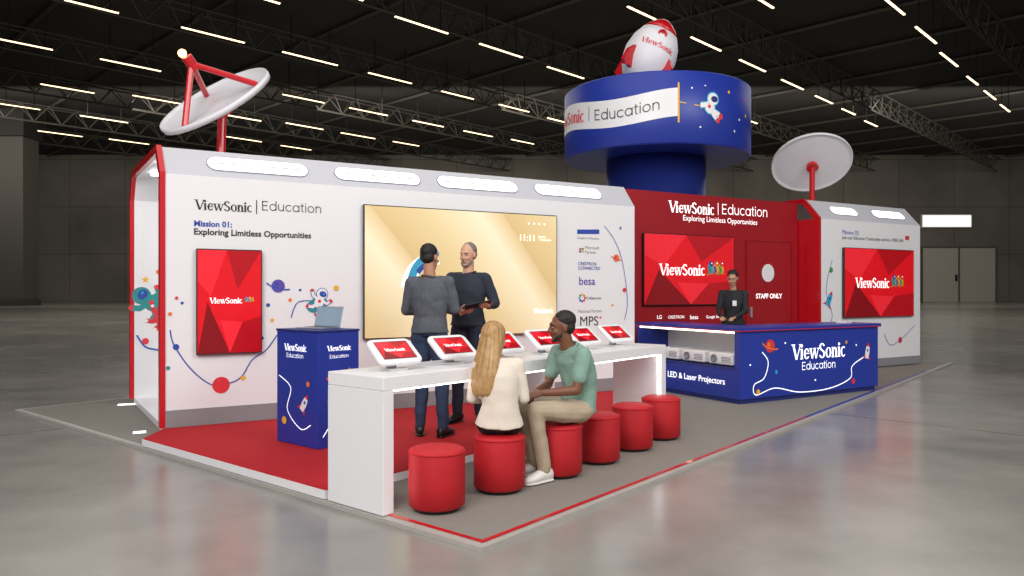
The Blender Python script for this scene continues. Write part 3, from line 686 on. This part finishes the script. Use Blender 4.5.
for k,lab in enumerate(('white projector nearest the desk corner on the lit shelf','white projector in the middle of the lit desk shelf','white projector farthest from the desk corner on the lit shelf')):
    pos=K+NB*(.40+.50*k)+U*.23
    if pj0 is None:
        pj0=thing('projector',lab,'projector',(pos.x,pos.y,.033+.451),RU-math.pi/2,'projectors on the desk shelf')
        bm=B(); box(bm,-.215,.215,-.16,.16,.015,.17,0,.02,3); obj('projector_body',bm,'white',pj0,True)
        bm=B(); lathe(bm,[(.052,0),(.052,.02),(.035,.022),(.03,.01)],24,Matrix.Translation((-.11,-.158,.09))@Matrix.Rotation(math.pi/2,4,'X')); obj('lens',bm,'grey',pj0,True)
        bm=B(); [box(bm,.02,.18,-.163,-.159,.05+.02*i,.06+.02*i) for i in range(4)]; obj('vent_grille',bm,'grey',pj0)
        for x in (-.14,.14):
            for y in (-.1,.1): bm=B(); cone(bm,(x,y,0),(x,y,.02),.015,.015,10); obj('foot',bm,'black',pj0)
    else: dup(pj0,(pos.x,pos.y,.033+.451),RU-math.pi/2,lab)
pos=K+U*2.45+NB*.3
t=thing('brochure_stack','small stack of white brochures on the right end of the blue desk','brochures',(pos.x,pos.y,.033+DH),RU+.2)
bm=B(); [box(bm,-.1+.004*i,.1+.004*i,-.07,.07,.008*i,.008*i+.007) for i in range(4)]; obj('paper_sheets',bm,'white',t)
# ================================================================ PEDESTAL + LAPTOP
Q3=G(318,450,.10); Q=V((Q3.x,Q3.y))
pd=thing('display_pedestal','square blue pedestal with white lettering standing on the red stage','pedestal',(Q.x,Q.y,.101),RD)
PW,PDp,PH=.44,.62,1.0
bm=B(); box(bm,0,PW,0,PDp,0,PH,0,.006); obj('pedestal_body',bm,'blue',pd)
bm=B(); box(bm,-.006,PW+.006,-.006,PDp+.006,PH,PH+.02,0,.004); obj('pedestal_top',bm,'navy',pd)
letter(pd,'@',.09,.35,.86,'swhite'); letter(pd,'Education',.12,.32,.79,'swhite')
letter(pd,'@',-.5,-.16,.86,'swhite',T=TS); letter(pd,'Education',-.46,-.21,.79,'swhite',T=TS)
d=Decal(DM); d.curve([(.05,.1),(.15,.2),(.3,.18),(.36,.35),(.25,.52),(.3,.62)],.008,'swhite'); d.astro(.2,.38,.06,'white','cyan','lred',.3,'cyan'); d.star(.33,.66,.025,'yellow'); d.disc(.1,.6,.018,'lred'); d.disc(.36,.15,.03,'yellow'); d.done(pd,'pedestal_graphic')
d=Decal(DM); d.curve([(-.58,.6),(-.4,.5),(-.45,.3),(-.25,.15),(-.1,.2)],.008,'swhite'); d.rocket(-.2,.37,.075,-.6,'white','lred'); d.disc(-.5,.2,.035,'yellow'); d.disc(-.14,.55,.025,'orange'); d.done(pd,'pedestal_graphic',T=TS)
pos=Q+D*.22+L*.3
lp=thing('laptop','open silver laptop on top of the blue pedestal','laptop',(pos.x,pos.y,.101+PH+.0205),math.radians(-30))
bm=B(); box(bm,-.16,.16,-.11,.11,0,.014,0,.004); obj('keyboard_base',bm,'silver',lp)
bm=B(); box(bm,-.14,.14,-.03,.09,.014,.016); obj('keyboard',bm,'black',lp)
T=Matrix.Translation((0,.11,.012))@Matrix.Rotation(math.radians(-14),4,'X')
bm=B(); box(bm,-.16,.16,-.004,.004,0,.19,0,.003,T=T); lid=obj('lid',bm,'silver',lp)
bm=B(); box(bm,-.15,.15,-.0065,-.0045,.01,.18,T=T); obj('laptop_screen',bm,mat('lapscr','#8496a8',.3,emit=.2),lid)
# ================================================================ TABLE
tb=thing('long_table','long white demonstration table carrying six tilted touch displays','table',(TO.x,TO.y,.033),RD)
bm=B(); box(bm,0,TL,0,TW,TH-.033-.09,TH-.033,0,.006); obj('tabletop',bm,'white',tb)
for x0 in (0,TL/2-.04,TL-.09):
    bm=B(); box(bm,x0,x0+.09,.0 if x0!=TL/2-.04 else .06,TW-.0,0,TH-.033-.0905,0,.004); obj('leg',bm,'white',tb)
bm=B(); box(bm,.0905,.1,.02,.04,0.02,TH-.14); box(bm,TL-.1,TL-.0905,.02,.04,.02,TH-.14); box(bm,.1,TL-.1,.02,.04,TH-.135,TH-.124); obj('led_strip',bm,'ledglow',tb)
labs=['white tilted touch display nearest the camera on the table','second white touch display from the near end of the table','third white touch display, in front of the blonde woman','fourth white touch display, between the two seated people','fifth white touch display, beyond the seated man','white touch display at the far end of the long table']
td0=None
for i in range(6):
    t_=.35+.575*i; pos=TO+D*t_+L*.30; rz=RD-.12
    if td0 is None:
        td0=thing('touch_display',labs[i],'display',(pos.x,pos.y,TH+.001),rz,'touch displays on the long table')
        bm=B(); prism(bm,rrect(.085,.075,.03),0,.012); obj('stand_base',bm,'casing',td0)
        bm=B(); cone(bm,(0,.03,.008),(0,-.0,.115),.036,.03,16); obj('stand_neck',bm,'casing',td0,True)
        T=Matrix.Translation((0,-.012,.124))@Matrix.Rotation(math.radians(-53),4,'X')
        TR=T@Matrix.Rotation(math.radians(90),4,'X')
        bm=B(); hw,hh,cr,ht=.180,.125,.048,.018
        rings=[(.012,-ht),(.003,-ht+.006),(0,-.004),(0,.006),(.003,ht-.005),(.012,ht)]
        R=[[bm.verts.new((x,-y,z)) for x,y in rrect(hw-s_,hh-s_,cr-s_)] for s_,z in rings]
        nn=len(R[0]); bm.faces.new(R[0][::-1]); bm.faces.new(R[-1])
        for A,C in zip(R,R[1:]):
            for j in range(nn): bm.faces.new((A[j],A[(j+1)%nn],C[(j+1)%nn],C[j]))
        for v in bm.verts: v.co=TR@v.co
        bmesh.ops.recalc_face_normals(bm,faces=bm.faces)
        cs=obj('display_casing',bm,'white',td0)
        for p in cs.data.polygons: p.use_smooth=len(p.vertices)==4
        d=Decal(DM,-.0188); d.poly([(-.137,-.091),(.137,-.091),(.137,.091),(-.137,.091)],'ink'); facets(d,-.131,.131,-.085,.085,7); d.done(td0,'display_image',T=T)
        letter(td0,'@',-.09,.08,.0,'swhite',-.0218,T=T)
    else: dup(td0,(pos.x,pos.y,TH+.001),rz,labs[i])
# ================================================================ STOOLS
sl=['red round pouf stool nearest the camera at the near table end','red round pouf stool under the seated blonde woman','red round pouf stool under the man in the green polo','third red round pouf stool from the far end of the table','empty red round pouf stool second from the far end','empty red round pouf stool at the far end of the row']
spx=[(-.494,4.94),(-.09,5.40),(.36,5.84),(.72,6.30),(1.09,6.80),(1.448,7.29)]
st0=None
for i,(x,y) in enumerate(spx):
    if st0 is None:
        st0=thing('pouf_stool',sl[i],'stool',(x,y,.033),0,'red pouf stools along the table')
        bm=B(); r=.185
        lathe(bm,[(r-.02,.02),(r,.035),(r+.002,.2),(r,.375),(r-.004,.39),(r-.03,.402),(.001,.406)],48); obj('upholstered_body',bm,'vinyl',st0,True)
        bm=B(); lathe(bm,[(r-.001,.372),(r+.005,.376),(r+.005,.382),(r-.001,.386)],48,cap=False); obj('piping',bm,'redcarpet',st0,True)
        bm=B(); lathe(bm,[(r-.035,0),(r-.035,.02)],32); obj('base',bm,'black',st0)
    else: dup(st0,(x,y,.033),.3*i,sl[i])
# ================================================================ FLOOR LIGHT STRIPS at the left
for (a,b,lab) in (((118,405),(158,403),'white light strip on the carpet left of the pavilion opening'),((133,433),(146,432),'short white light strip on the carpet beside the stage corner')):
    p=G(a[0],a[1],.033); q=G(b[0],b[1],.033); bm=B(); s_=(q-p).normalized(); n_=V((-s_.y,s_.x,0))*.045
    prism(bm,[tuple((p-n_)[:2]),tuple((q-n_)[:2]),tuple((q+n_)[:2]),tuple((p+n_)[:2])],.0325,.04)
    tag(obj('floor_light_strip',bm,'whiteglow'),lab,'light')
# ================================================================ PEOPLE
def remesh(bm,vox,sm=3,nz=0,ns=8,seed=0):
    me=bpy.data.meshes.new('r'); bmesh.ops.recalc_face_normals(bm,faces=bm.faces); bm.to_mesh(me); bm.free()
    o=bpy.data.objects.new('r',me); COL.objects.link(o)
    m=o.modifiers.new('r','REMESH'); m.mode='VOXEL'; m.voxel_size=vox; m.use_smooth_shade=True
    if sm: s=o.modifiers.new('s','SMOOTH'); s.iterations=sm; s.factor=.5
    dg=bpy.context.evaluated_depsgraph_get(); dg.update()
    out=bpy.data.meshes.new_from_object(o.evaluated_get(dg)); bpy.data.objects.remove(o); bpy.data.meshes.remove(me)
    if nz:
        nn=[v.normal.copy() for v in out.vertices]
        for v,n in zip(out.vertices,nn):
            k=noise.noise(V((v.co.x*ns+seed,v.co.y*ns,v.co.z*ns*1.3))); v.co+=n*k*nz
    for p in out.polygons: p.use_smooth=True
    return out
def hand(bm,w,d,n,curl=.5,thumb=1,s=1.0):
    w=V(w); d=V(d).normalized(); n=(V(n)-d*V(n).dot(d)).normalized(); sd=d.cross(n).normalized()
    for k in (-1,0,1): chain(bm,[w+sd*.004*k,w+d*.085*s+sd*.025*k*s],[.017*s,.014*s],8)
    for k,ln in zip((-1.5,-.5,.5,1.5),(.062,.076,.08,.07) if thumb>0 else (.07,.08,.076,.062)):
        b=w+d*.083*s+sd*.0215*k*s; a1=curl*.7; a2=curl*1.7; a3=curl*2.4
        p1=b+(d*math.cos(a1)+n*math.sin(a1))*ln*.45*s; p2=p1+(d*math.cos(a2)+n*math.sin(a2))*ln*.32*s; p3=p2+(d*math.cos(a3)+n*math.sin(a3))*ln*.25*s
        chain(bm,[b,p1,p2,p3],[.0095*s,.0088*s,.008*s,.007*s],8)
    b=w+d*.02*s+sd*.022*thumb*s; p1=b+(d*.6+sd*thumb*.75+n*.25).normalized()*.042*s; p2=p1+(d*.9+sd*thumb*.25+n*.4).normalized()*.032*s; p3=p2+(d*.95+n*.5).normalized()*.022*s
    chain(bm,[b,p1,p2,p3],[.014*s,.011*s,.0095*s,.008*s],8)
def spine_rings(sp,side,spec,inf):
    out=[]
    for (t,w,dp) in spec:
        i=min(int(t),len(sp)-2) if t>=0 else 0; f=t-i; c=sp[i].lerp(sp[i+1],f) if t>=0 else sp[0]+(sp[1]-sp[0])*t; dr=(sp[i+1]-sp[i]).normalized()
        s=side.normalized(); fw=dr.cross(s).normalized(); s2=fw.cross(dr).normalized()
        out.append((c,s2*(w+inf),fw*(dp+inf)))
    return out
MALE=[(-.35,.12,.09),(0,.158,.112),(.5,.15,.106),(1,.138,.098),(1.5,.152,.108),(2,.164,.114),(2.5,.16,.1),(2.8,.12,.075),(3,.068,.06)]
FEM=[(-.35,.12,.09),(0,.162,.112),(.5,.14,.097),(1,.116,.083),(1.5,.13,.098),(2,.14,.106),(2.5,.135,.088),(2.8,.1,.066),(3,.055,.05)]
def person(label,loc,rz,scale,P,skin,top,bottom,shoe,hair,sleeve='long',sex='m',hairstyle='short',name='person'):
    t=thing(name,label,'person',loc,rz,None,scale)
    sp=[V(p) for p in P['spine']]; side=V(P.get('side',(1,0,0))); hc=V(P['head'])
    spec=MALE if sex=='m' else FEM; am=1 if sex=='m' else .82
    def both(k): a=V(P[k][0]); b=V(P[k][1]); return a,b
    Rh=Matrix.Translation(hc)@Matrix.Rotation(math.radians(P.get('yaw',0)),4,'Z')@Matrix.Rotation(math.radians(P.get('pitch',0)),4,'X')
    bm=B(); loft(bm,spine_rings(sp,side,[(a if a>=0 else -.2,b,c) for a,b,c in spec],-.012))
    hips=both('hip');kn=both('knee');an=both('ankle');sh=both('shoulder');el=both('elbow');wr=both('wrist')
    for i in (0,1):
        chain(bm,[sh[i],sh[i].lerp(el[i],.45),el[i],el[i].lerp(wr[i],.3),wr[i]],[.052*am,.046*am,.038*am,.037*am,.026*am])
        chain(bm,[hips[i],hips[i].lerp(kn[i],.4),kn[i],kn[i].lerp(an[i],.3),an[i]],[.082,.074,.052,.052,.034])
        fd=V(P['foot'][i]).normalized(); chain(bm,[an[i]-V((0,0,.02)),an[i]+fd*.13-V((0,0,.045))],[.035,.022])
        hd,hn=P['hand'][i]; hand(bm,wr[i],hd,hn,P.get('curl',.5),1 if i==0 else -1,.98 if sex=='m' else .88)
    chain(bm,[sp[3]-V((0,0,.03)),hc+V((0,0,-.06))+ (Rh.to_3x3()@V((0,.02,0)))],[.06*am,.052*am],14)
    for c,r in (((0,.012,.022),(.074,.093,.098)),((0,-.022,-.035),(.058,.066,.078)),((0,-.03,-.075),(.046,.052,.04)),((0,-.062,-.098),(.024,.022,.018)),((0,-.074,.03),(.045,.017,.016)),((0,-.078,-.06),(.026,.016,.018)),((.036,-.06,-.03),(.02,.023,.023)),((-.036,-.06,-.03),(.02,.023,.023)),((.074,.012,-.008),(.009,.019,.031)),((-.074,.012,-.008),(.009,.019,.031))):
        ball(bm,c,r,Rh)
    bmn=[Rh@V(p) for p in ((0,-.086,.015),(0,-.101,-.02),(0,-.096,-.03))]; chain(bm,bmn,[.008,.0115,.012],8)
    ball(bm,(.012,-.092,-.03),.008,Rh,1); ball(bm,(-.012,-.092,-.03),.008,Rh,1)
    obj('body',remesh(bm,.0055,2),skin,t)
    for s in (-1,1):
        bm=B(); ball(bm,(s*.03,-.0765,.002),(.0115,.008,.0048),Rh,2,0); ball(bm,(s*.03,-.0825,.002),(.0045,.003,.0042),Rh,2,1); obj('eye',bm,['eyeW','iris'],t,True)
        bm=B(); chain(bm,[Rh@V((s*.015,-.0900,.021)),Rh@V((s*.03,-.087,.025)),Rh@V((s*.044,-.077,.021))],[.002,.0028,.002],6); obj('eyebrow',bm,hair,t,True)
    bm=B(); ball(bm,(0,-.092,-.058),(.018,.005,.003),Rh); ball(bm,(0,-.090,-.065),(.015,.005,.0035),Rh); obj('lips',bm,'lipsD' if skin=='skinM' else 'lips',t,True)
    bm=B(); loft(bm,spine_rings(sp,side,[(-.2,.12,.09),(0,spec[1][1],spec[1][2]),(.45,spec[2][1],spec[2][2])],.012))
    for i in (0,1):
        a=an[i]+V((0,0,.01)) ; chain(bm,[hips[i],hips[i].lerp(kn[i],.4),kn[i],kn[i].lerp(a,.35),a],[.096,.088,.069,.063,.052] if sex=='m' else [.092,.082,.06,.054,.042])
    obj('trousers',remesh(bm,.009,2,.010,9,1),bottom,t)
    bm=B()
    loft(bm,spine_rings(sp,side,[(P.get('hem',0.0),spec[1][1]+.006,spec[1][2]+.006)]+[s for s in spec[2:8]]+[(2.9,spec[8][1]+.014,spec[8][2]+.01)],.018))
    for i in (0,1):
        if sleeve=='long': chain(bm,[sh[i],sh[i].lerp(el[i],.45),el[i],el[i].lerp(wr[i],.3),el[i].lerp(wr[i],.93)],[.066*am,.06*am,.051*am,.048*am,.036*am])
        else: chain(bm,[sh[i],sh[i].lerp(el[i],.3),sh[i].lerp(el[i],.62)],[.069,.062,.062])
        chain(bm,[sp[3]-V((0,0,.055)),sh[i]],[.055*am,.062*am])
    obj('shirt' if top not in ('navysw','cream') else 'sweater',remesh(bm,.007,4,.004 if top=='cream' else .009,10,3),top,t)
    if P.get('collar'):
        bm=B(); d_=(hc-sp[3]).normalized(); c=sp[3]-d_*.008; s,u,_=frame(d_)
        n=24; pts=[c+(s*math.cos(2*math.pi*k/n)+u*math.sin(2*math.pi*k/n))*.074*am+d_*.012*math.sin(2*math.pi*k/n+P.get('cph',0)) for k in range(n+1)]; chain(bm,pts,[.009]*(n+1),6); obj('collar',bm,top,t,True)
    bm=B()
    if hairstyle=='short':
        ball(bm,(0,.03,.052),(.0785,.09,.08),Rh,3); ball(bm,(0,.052,.0),(.0735,.056,.066),Rh,3)
        obj('hair',remesh(bm,.005,2,.003,60),hair,t)
    elif hairstyle=='thin':
        ball(bm,(0,.034,.044),(.077,.086,.08),Rh,3); ball(bm,(0,.05,-.005),(.0755,.058,.06),Rh,3)
        obj('hair',remesh(bm,.005,2,.003,60),hair,t)
    elif hairstyle=='long':
        R3=Rh.to_3x3()
        ball(bm,(0,.022,.036),(.084,.102,.096),Rh,4)
        rr=[]
        for z,y,w,dp in ((.07,.03,.08,.08),(.0,.035,.092,.084),(-.08,.055,.1,.078),(-.17,.085,.112,.066),(-.27,.112,.116,.054),(-.36,.122,.104,.044),(-.41,.124,.086,.034),(-.43,.124,.06,.02)):
            rr.append((Rh@V((0,y,z)),R3@V((w,0,0)),R3@V((0,dp,0))))
        loft(bm,rr,96,.008,24)
        me=remesh(bm,.005,3)
        Ri=Rh.inverted(); 
        nn=[v.normal.copy() for v in me.vertices]
        for v,nv in zip(me.vertices,nn):
            q=Ri@v.co; a=math.atan2(q.x,q.y-.03); v.co+=nv*(.0022*math.sin(a*15+q.z*6)+.0012*math.sin(a*37+q.z*11))
        obj('hair',me,hair,t)
    else:
        ball(bm,(0,.03,.046),(.081,.095,.088),Rh,3); ball(bm,(0,.05,-.01),(.075,.062,.07),Rh,3); ball(bm,(0,.125,.03),(.045,.04,.045),Rh,3)
        obj('hair',remesh(bm,.006,1,.004,30),hair,t)
    if P.get('beard'):
        bm=B(); pts=[];p2=[]
        for k in range(15):
            a=math.radians(-86+172*k/14); c_=math.cos(a); pts.append(Rh@V((.052*math.sin(a),-.016-.062*c_,-.058-.048*c_))); p2.append(Rh@V((.054*math.sin(a),-.014-.058*c_,-.05-.032*c_)))
        chain(bm,pts,[.0115]*15,8); chain(bm,p2[:5],[.007]*5,8); chain(bm,p2[-5:],[.007]*5,8)
        chain(bm,[Rh@V((-.024,-.082,-.052)),Rh@V((0,-.091,-.047)),Rh@V((.024,-.082,-.052))],[.005]*3,6)
        obj('beard',remesh(bm,.004,1),hair,t)
    if P.get('badge'):
        bm=B(); y=-.155; box(bm,.03,.09,y-.004,y,1.25,1.33); obj('name_badge',bm,'white',t)
    for i in (0,1):
        fd=V(P['foot'][i]); fd.z=0; fd.normalize(); s=V((fd.y,-fd.x,0)); g=V((an[i].x,an[i].y,0))
        rr=[];r2=[]
        for sx,h,w in ((-.075,.05,.022),(-.065,.085,.034),(-.03,.1,.039),(.03,.095,.041),(.09,.07,.046),(.14,.055,.044),(.175,.042,.034),(.195,.025,.016)):
            rr.append((g+fd*sx+V((0,0,.012+h/2)),s*w,V((0,0,h/2)))); r2.append((g+fd*sx+V((0,0,.011)),s*(w+.004),V((0,0,.011))))
        bm=B(); loft(bm,rr,20); bmesh.ops.recalc_face_normals(bm,faces=bm.faces); so=obj('shoe',bm,shoe,t,True)
        bm=B(); loft(bm,r2,20); bmesh.ops.recalc_face_normals(bm,faces=bm.faces); obj('sole',bm,'sole' if shoe=='shoeW' else 'black',so,True)
    return t
def facing(fx,fy): return math.atan2(fx,-fy)
STAND=dict(spine=[(0,.0,.97),(0,.0,1.12),(0,.0,1.31),(0,.01,1.50)],head=(0,-.01,1.675),hip=[(-.085,0,.93),(.085,0,.93)],knee=[(-.1,-.015,.5),(.1,-.015,.5)],ankle=[(-.115,.02,.085),(.115,.02,.085)],foot=[(-.3,-1,0),(.3,-1,0)],shoulder=[(-.172,.01,1.44),(.172,.01,1.44)])
def pose(**k): p=dict(STAND); p.update(k); return p
m1=G(430,436,.10)
person('standing man seen from behind in grey shirt and blue jeans with folded arms',(m1.x,m1.y,.101),facing(.12,.99),1.0,
    pose(elbow=[(-.235,-.03,1.18),(.235,-.03,1.18)],wrist=[(-.04,-.22,1.2),(.05,-.2,1.15)],hand=[((1,-.1,.1),(0,1,0)),((-1,-.1,0),(0,1,0))],curl=.5,yaw=-22,pitch=4,collar=True,ankle=[(-.13,.03,.085),(.1,-.02,.085)],knee=[(-.11,-.02,.5),(.09,-.05,.5)]),
    'skinT','shirtG','jeans','shoeB','hairB')
m2=V(((468-512)*7.75/F,7.75,.101)); r2_=facing(-.22,-.97)
person('standing grey haired man in dark sweater facing forward and holding a tablet',m2,r2_,1.035,
    pose(elbow=[(-.25,.04,1.18),(.27,.03,1.19)],wrist=[(.0,-.24,1.1),(.27,-.23,1.17)],hand=[((.85,-.4,.25),(.1,.5,.8)),((-.1,-1,.0),(-.5,0,1))],curl=.35,yaw=-14,pitch=8,collar=True,beard=True),
    'skinL','navysw','jeansD','shoeB','hairG',hairstyle='thin')
cz_=math.cos(r2_); sz_=math.sin(r2_); lx,ly,lz=.2*1.035,-.33*1.035,1.175*1.035
t=thing('tablet','black tablet held in both hands by the grey haired man','tablet',(m2.x+lx*cz_-ly*sz_,m2.y+lx*sz_+ly*cz_,.101+lz),r2_+.3)
T=Matrix.Rotation(math.radians(-14),4,'X')@Matrix.Rotation(math.radians(-12),4,'Y')
bm=B(); box(bm,-.14,.14,-.1,.1,0,.012,0,.005,T=T); obj('tablet_body',bm,'black',t)
bm=B(); box(bm,-.125,.125,-.085,.085,.0122,.0135,T=T); obj('tablet_screen',bm,'tvframe',t)
person('seated woman with long blonde hair in cream sweater seen from behind',(-.09,5.39,.033),facing(.0,1),.955,
    dict(spine=[(0,.02,.5),(-.005,.05,.66),(.005,.03,.84),(.02,.0,1.0)],head=(.035,-.03,1.14),hip=[(-.085,0,.5),(.085,0,.5)],knee=[(-.09,-.43,.52),(.10,-.43,.52)],ankle=[(-.08,-.44,.09),(.12,-.40,.09)],foot=[(0,-1,0),(.1,-1,0)],shoulder=[(-.135,.015,.95),(.155,.015,.94)],
      elbow=[(-.19,.0,.69),(.21,-.02,.69)],wrist=[(-.1,-.24,.64),(.1,-.27,.63)],hand=[((.5,-1,0),(0,0,-1)),((-.5,-1,0),(0,0,-1))],curl=.3,yaw=-38,pitch=4),
    'skinL','cream','blackpant','shoeW','blonde',sex='f',hairstyle='long')
person('seated man in green polo and beige trousers leaning with hands together',(.48,5.88,.033),facing(-.86,-.5),1.0,
    dict(spine=[(0,.03,.5),(0,.07,.66),(0,.03,.84),(0,-.05,1.0)],head=(0,-.11,1.15),hip=[(-.09,0,.5),(.09,0,.5)],knee=[(-.14,-.42,.54),(.12,-.43,.54)],ankle=[(-.10,-.29,.09),(.11,-.34,.09)],foot=[(-.2,-1,0),(.15,-1,0)],shoulder=[(-.175,-.03,.94),(.175,-.03,.94)],
      elbow=[(-.21,-.1,.68),(.2,-.11,.68)],wrist=[(-.06,-.31,.665),(.06,-.32,.66)],hand=[((.45,-.85,-.25),(.3,.2,-.8)),((-.45,-.85,-.25),(-.3,.2,-.8))],curl=.6,yaw=-22,pitch=4,collar=True,beard=True),
    'skinM','polo','khaki','shoeW','hairB',sleeve='short')
rc=K+U*1.15+NB*1.2
person('receptionist with tied dark hair in black jacket behind the blue desk',(rc.x,rc.y,.033),facing(-.5,-.86),.965,
    pose(elbow=[(-.2,-.06,1.17),(.2,-.06,1.17)],wrist=[(-.09,-.3,1.08),(.1,-.3,1.08)],hand=[((.3,-1,-.1),(0,0,-1)),((-.3,-1,-.1),(0,0,-1))],curl=.4,yaw=5,pitch=18,head=(0,-.035,1.665),collar=True,badge=True),
    'skinR','blackcloth','blackpant','shoeB','hairB',sex='f',hairstyle='tied')
# ================================================================ LIGHTS / WORLD / CAMERA
def area(name,loc,target,size,power,color=(1,.97,.93),sy=None):
    l=bpy.data.lights.new(name,'AREA'); l.energy=power; l.color=color; l.size=size
    if sy: l.shape='RECTANGLE'; l.size_y=sy
    o=bpy.data.objects.new(name,l); COL.objects.link(o); o.location=loc
    o.rotation_euler=(V(target)-V(loc)).to_track_quat('-Z','Y').to_euler(); return o
area('front_light',(-3,-3,7.5),(-1,8,1.2),7,1030,(1,.98,.96))
area('right_light',(9,1,8),(4,11,1.2),6,760,(1,.98,.96))
area('overhead_light',(0,8,10.5),(0,8,0),8,240)
area('hall_light',(0,45,16),(0,45,0),60,7500,(1,.95,.88),40)
area('added_wall_fill',(0,62,15.5),(0,95,6),120,7000,(1,.93,.84),4)  # added fill that brightens the back wall, not a fixture of the hall
w=bpy.data.worlds.new('World'); SC.world=w; w.use_nodes=True
bg=w.node_tree.nodes['Background']; bg.inputs[0].default_value=(.93,.94,1,1); bg.inputs[1].default_value=.33
cam=bpy.data.cameras.new('Camera'); co=bpy.data.objects.new('Camera',cam); COL.objects.link(co)
co.location=(0,0,H); co.rotation_euler=(math.pi/2,0,0); cam.sensor_width=36; cam.clip_end=400
cam.lens=36*F/1024; cam.shift_y=(HZ-288)/1024
SC.camera=co
SC.view_settings.view_transform='Standard'
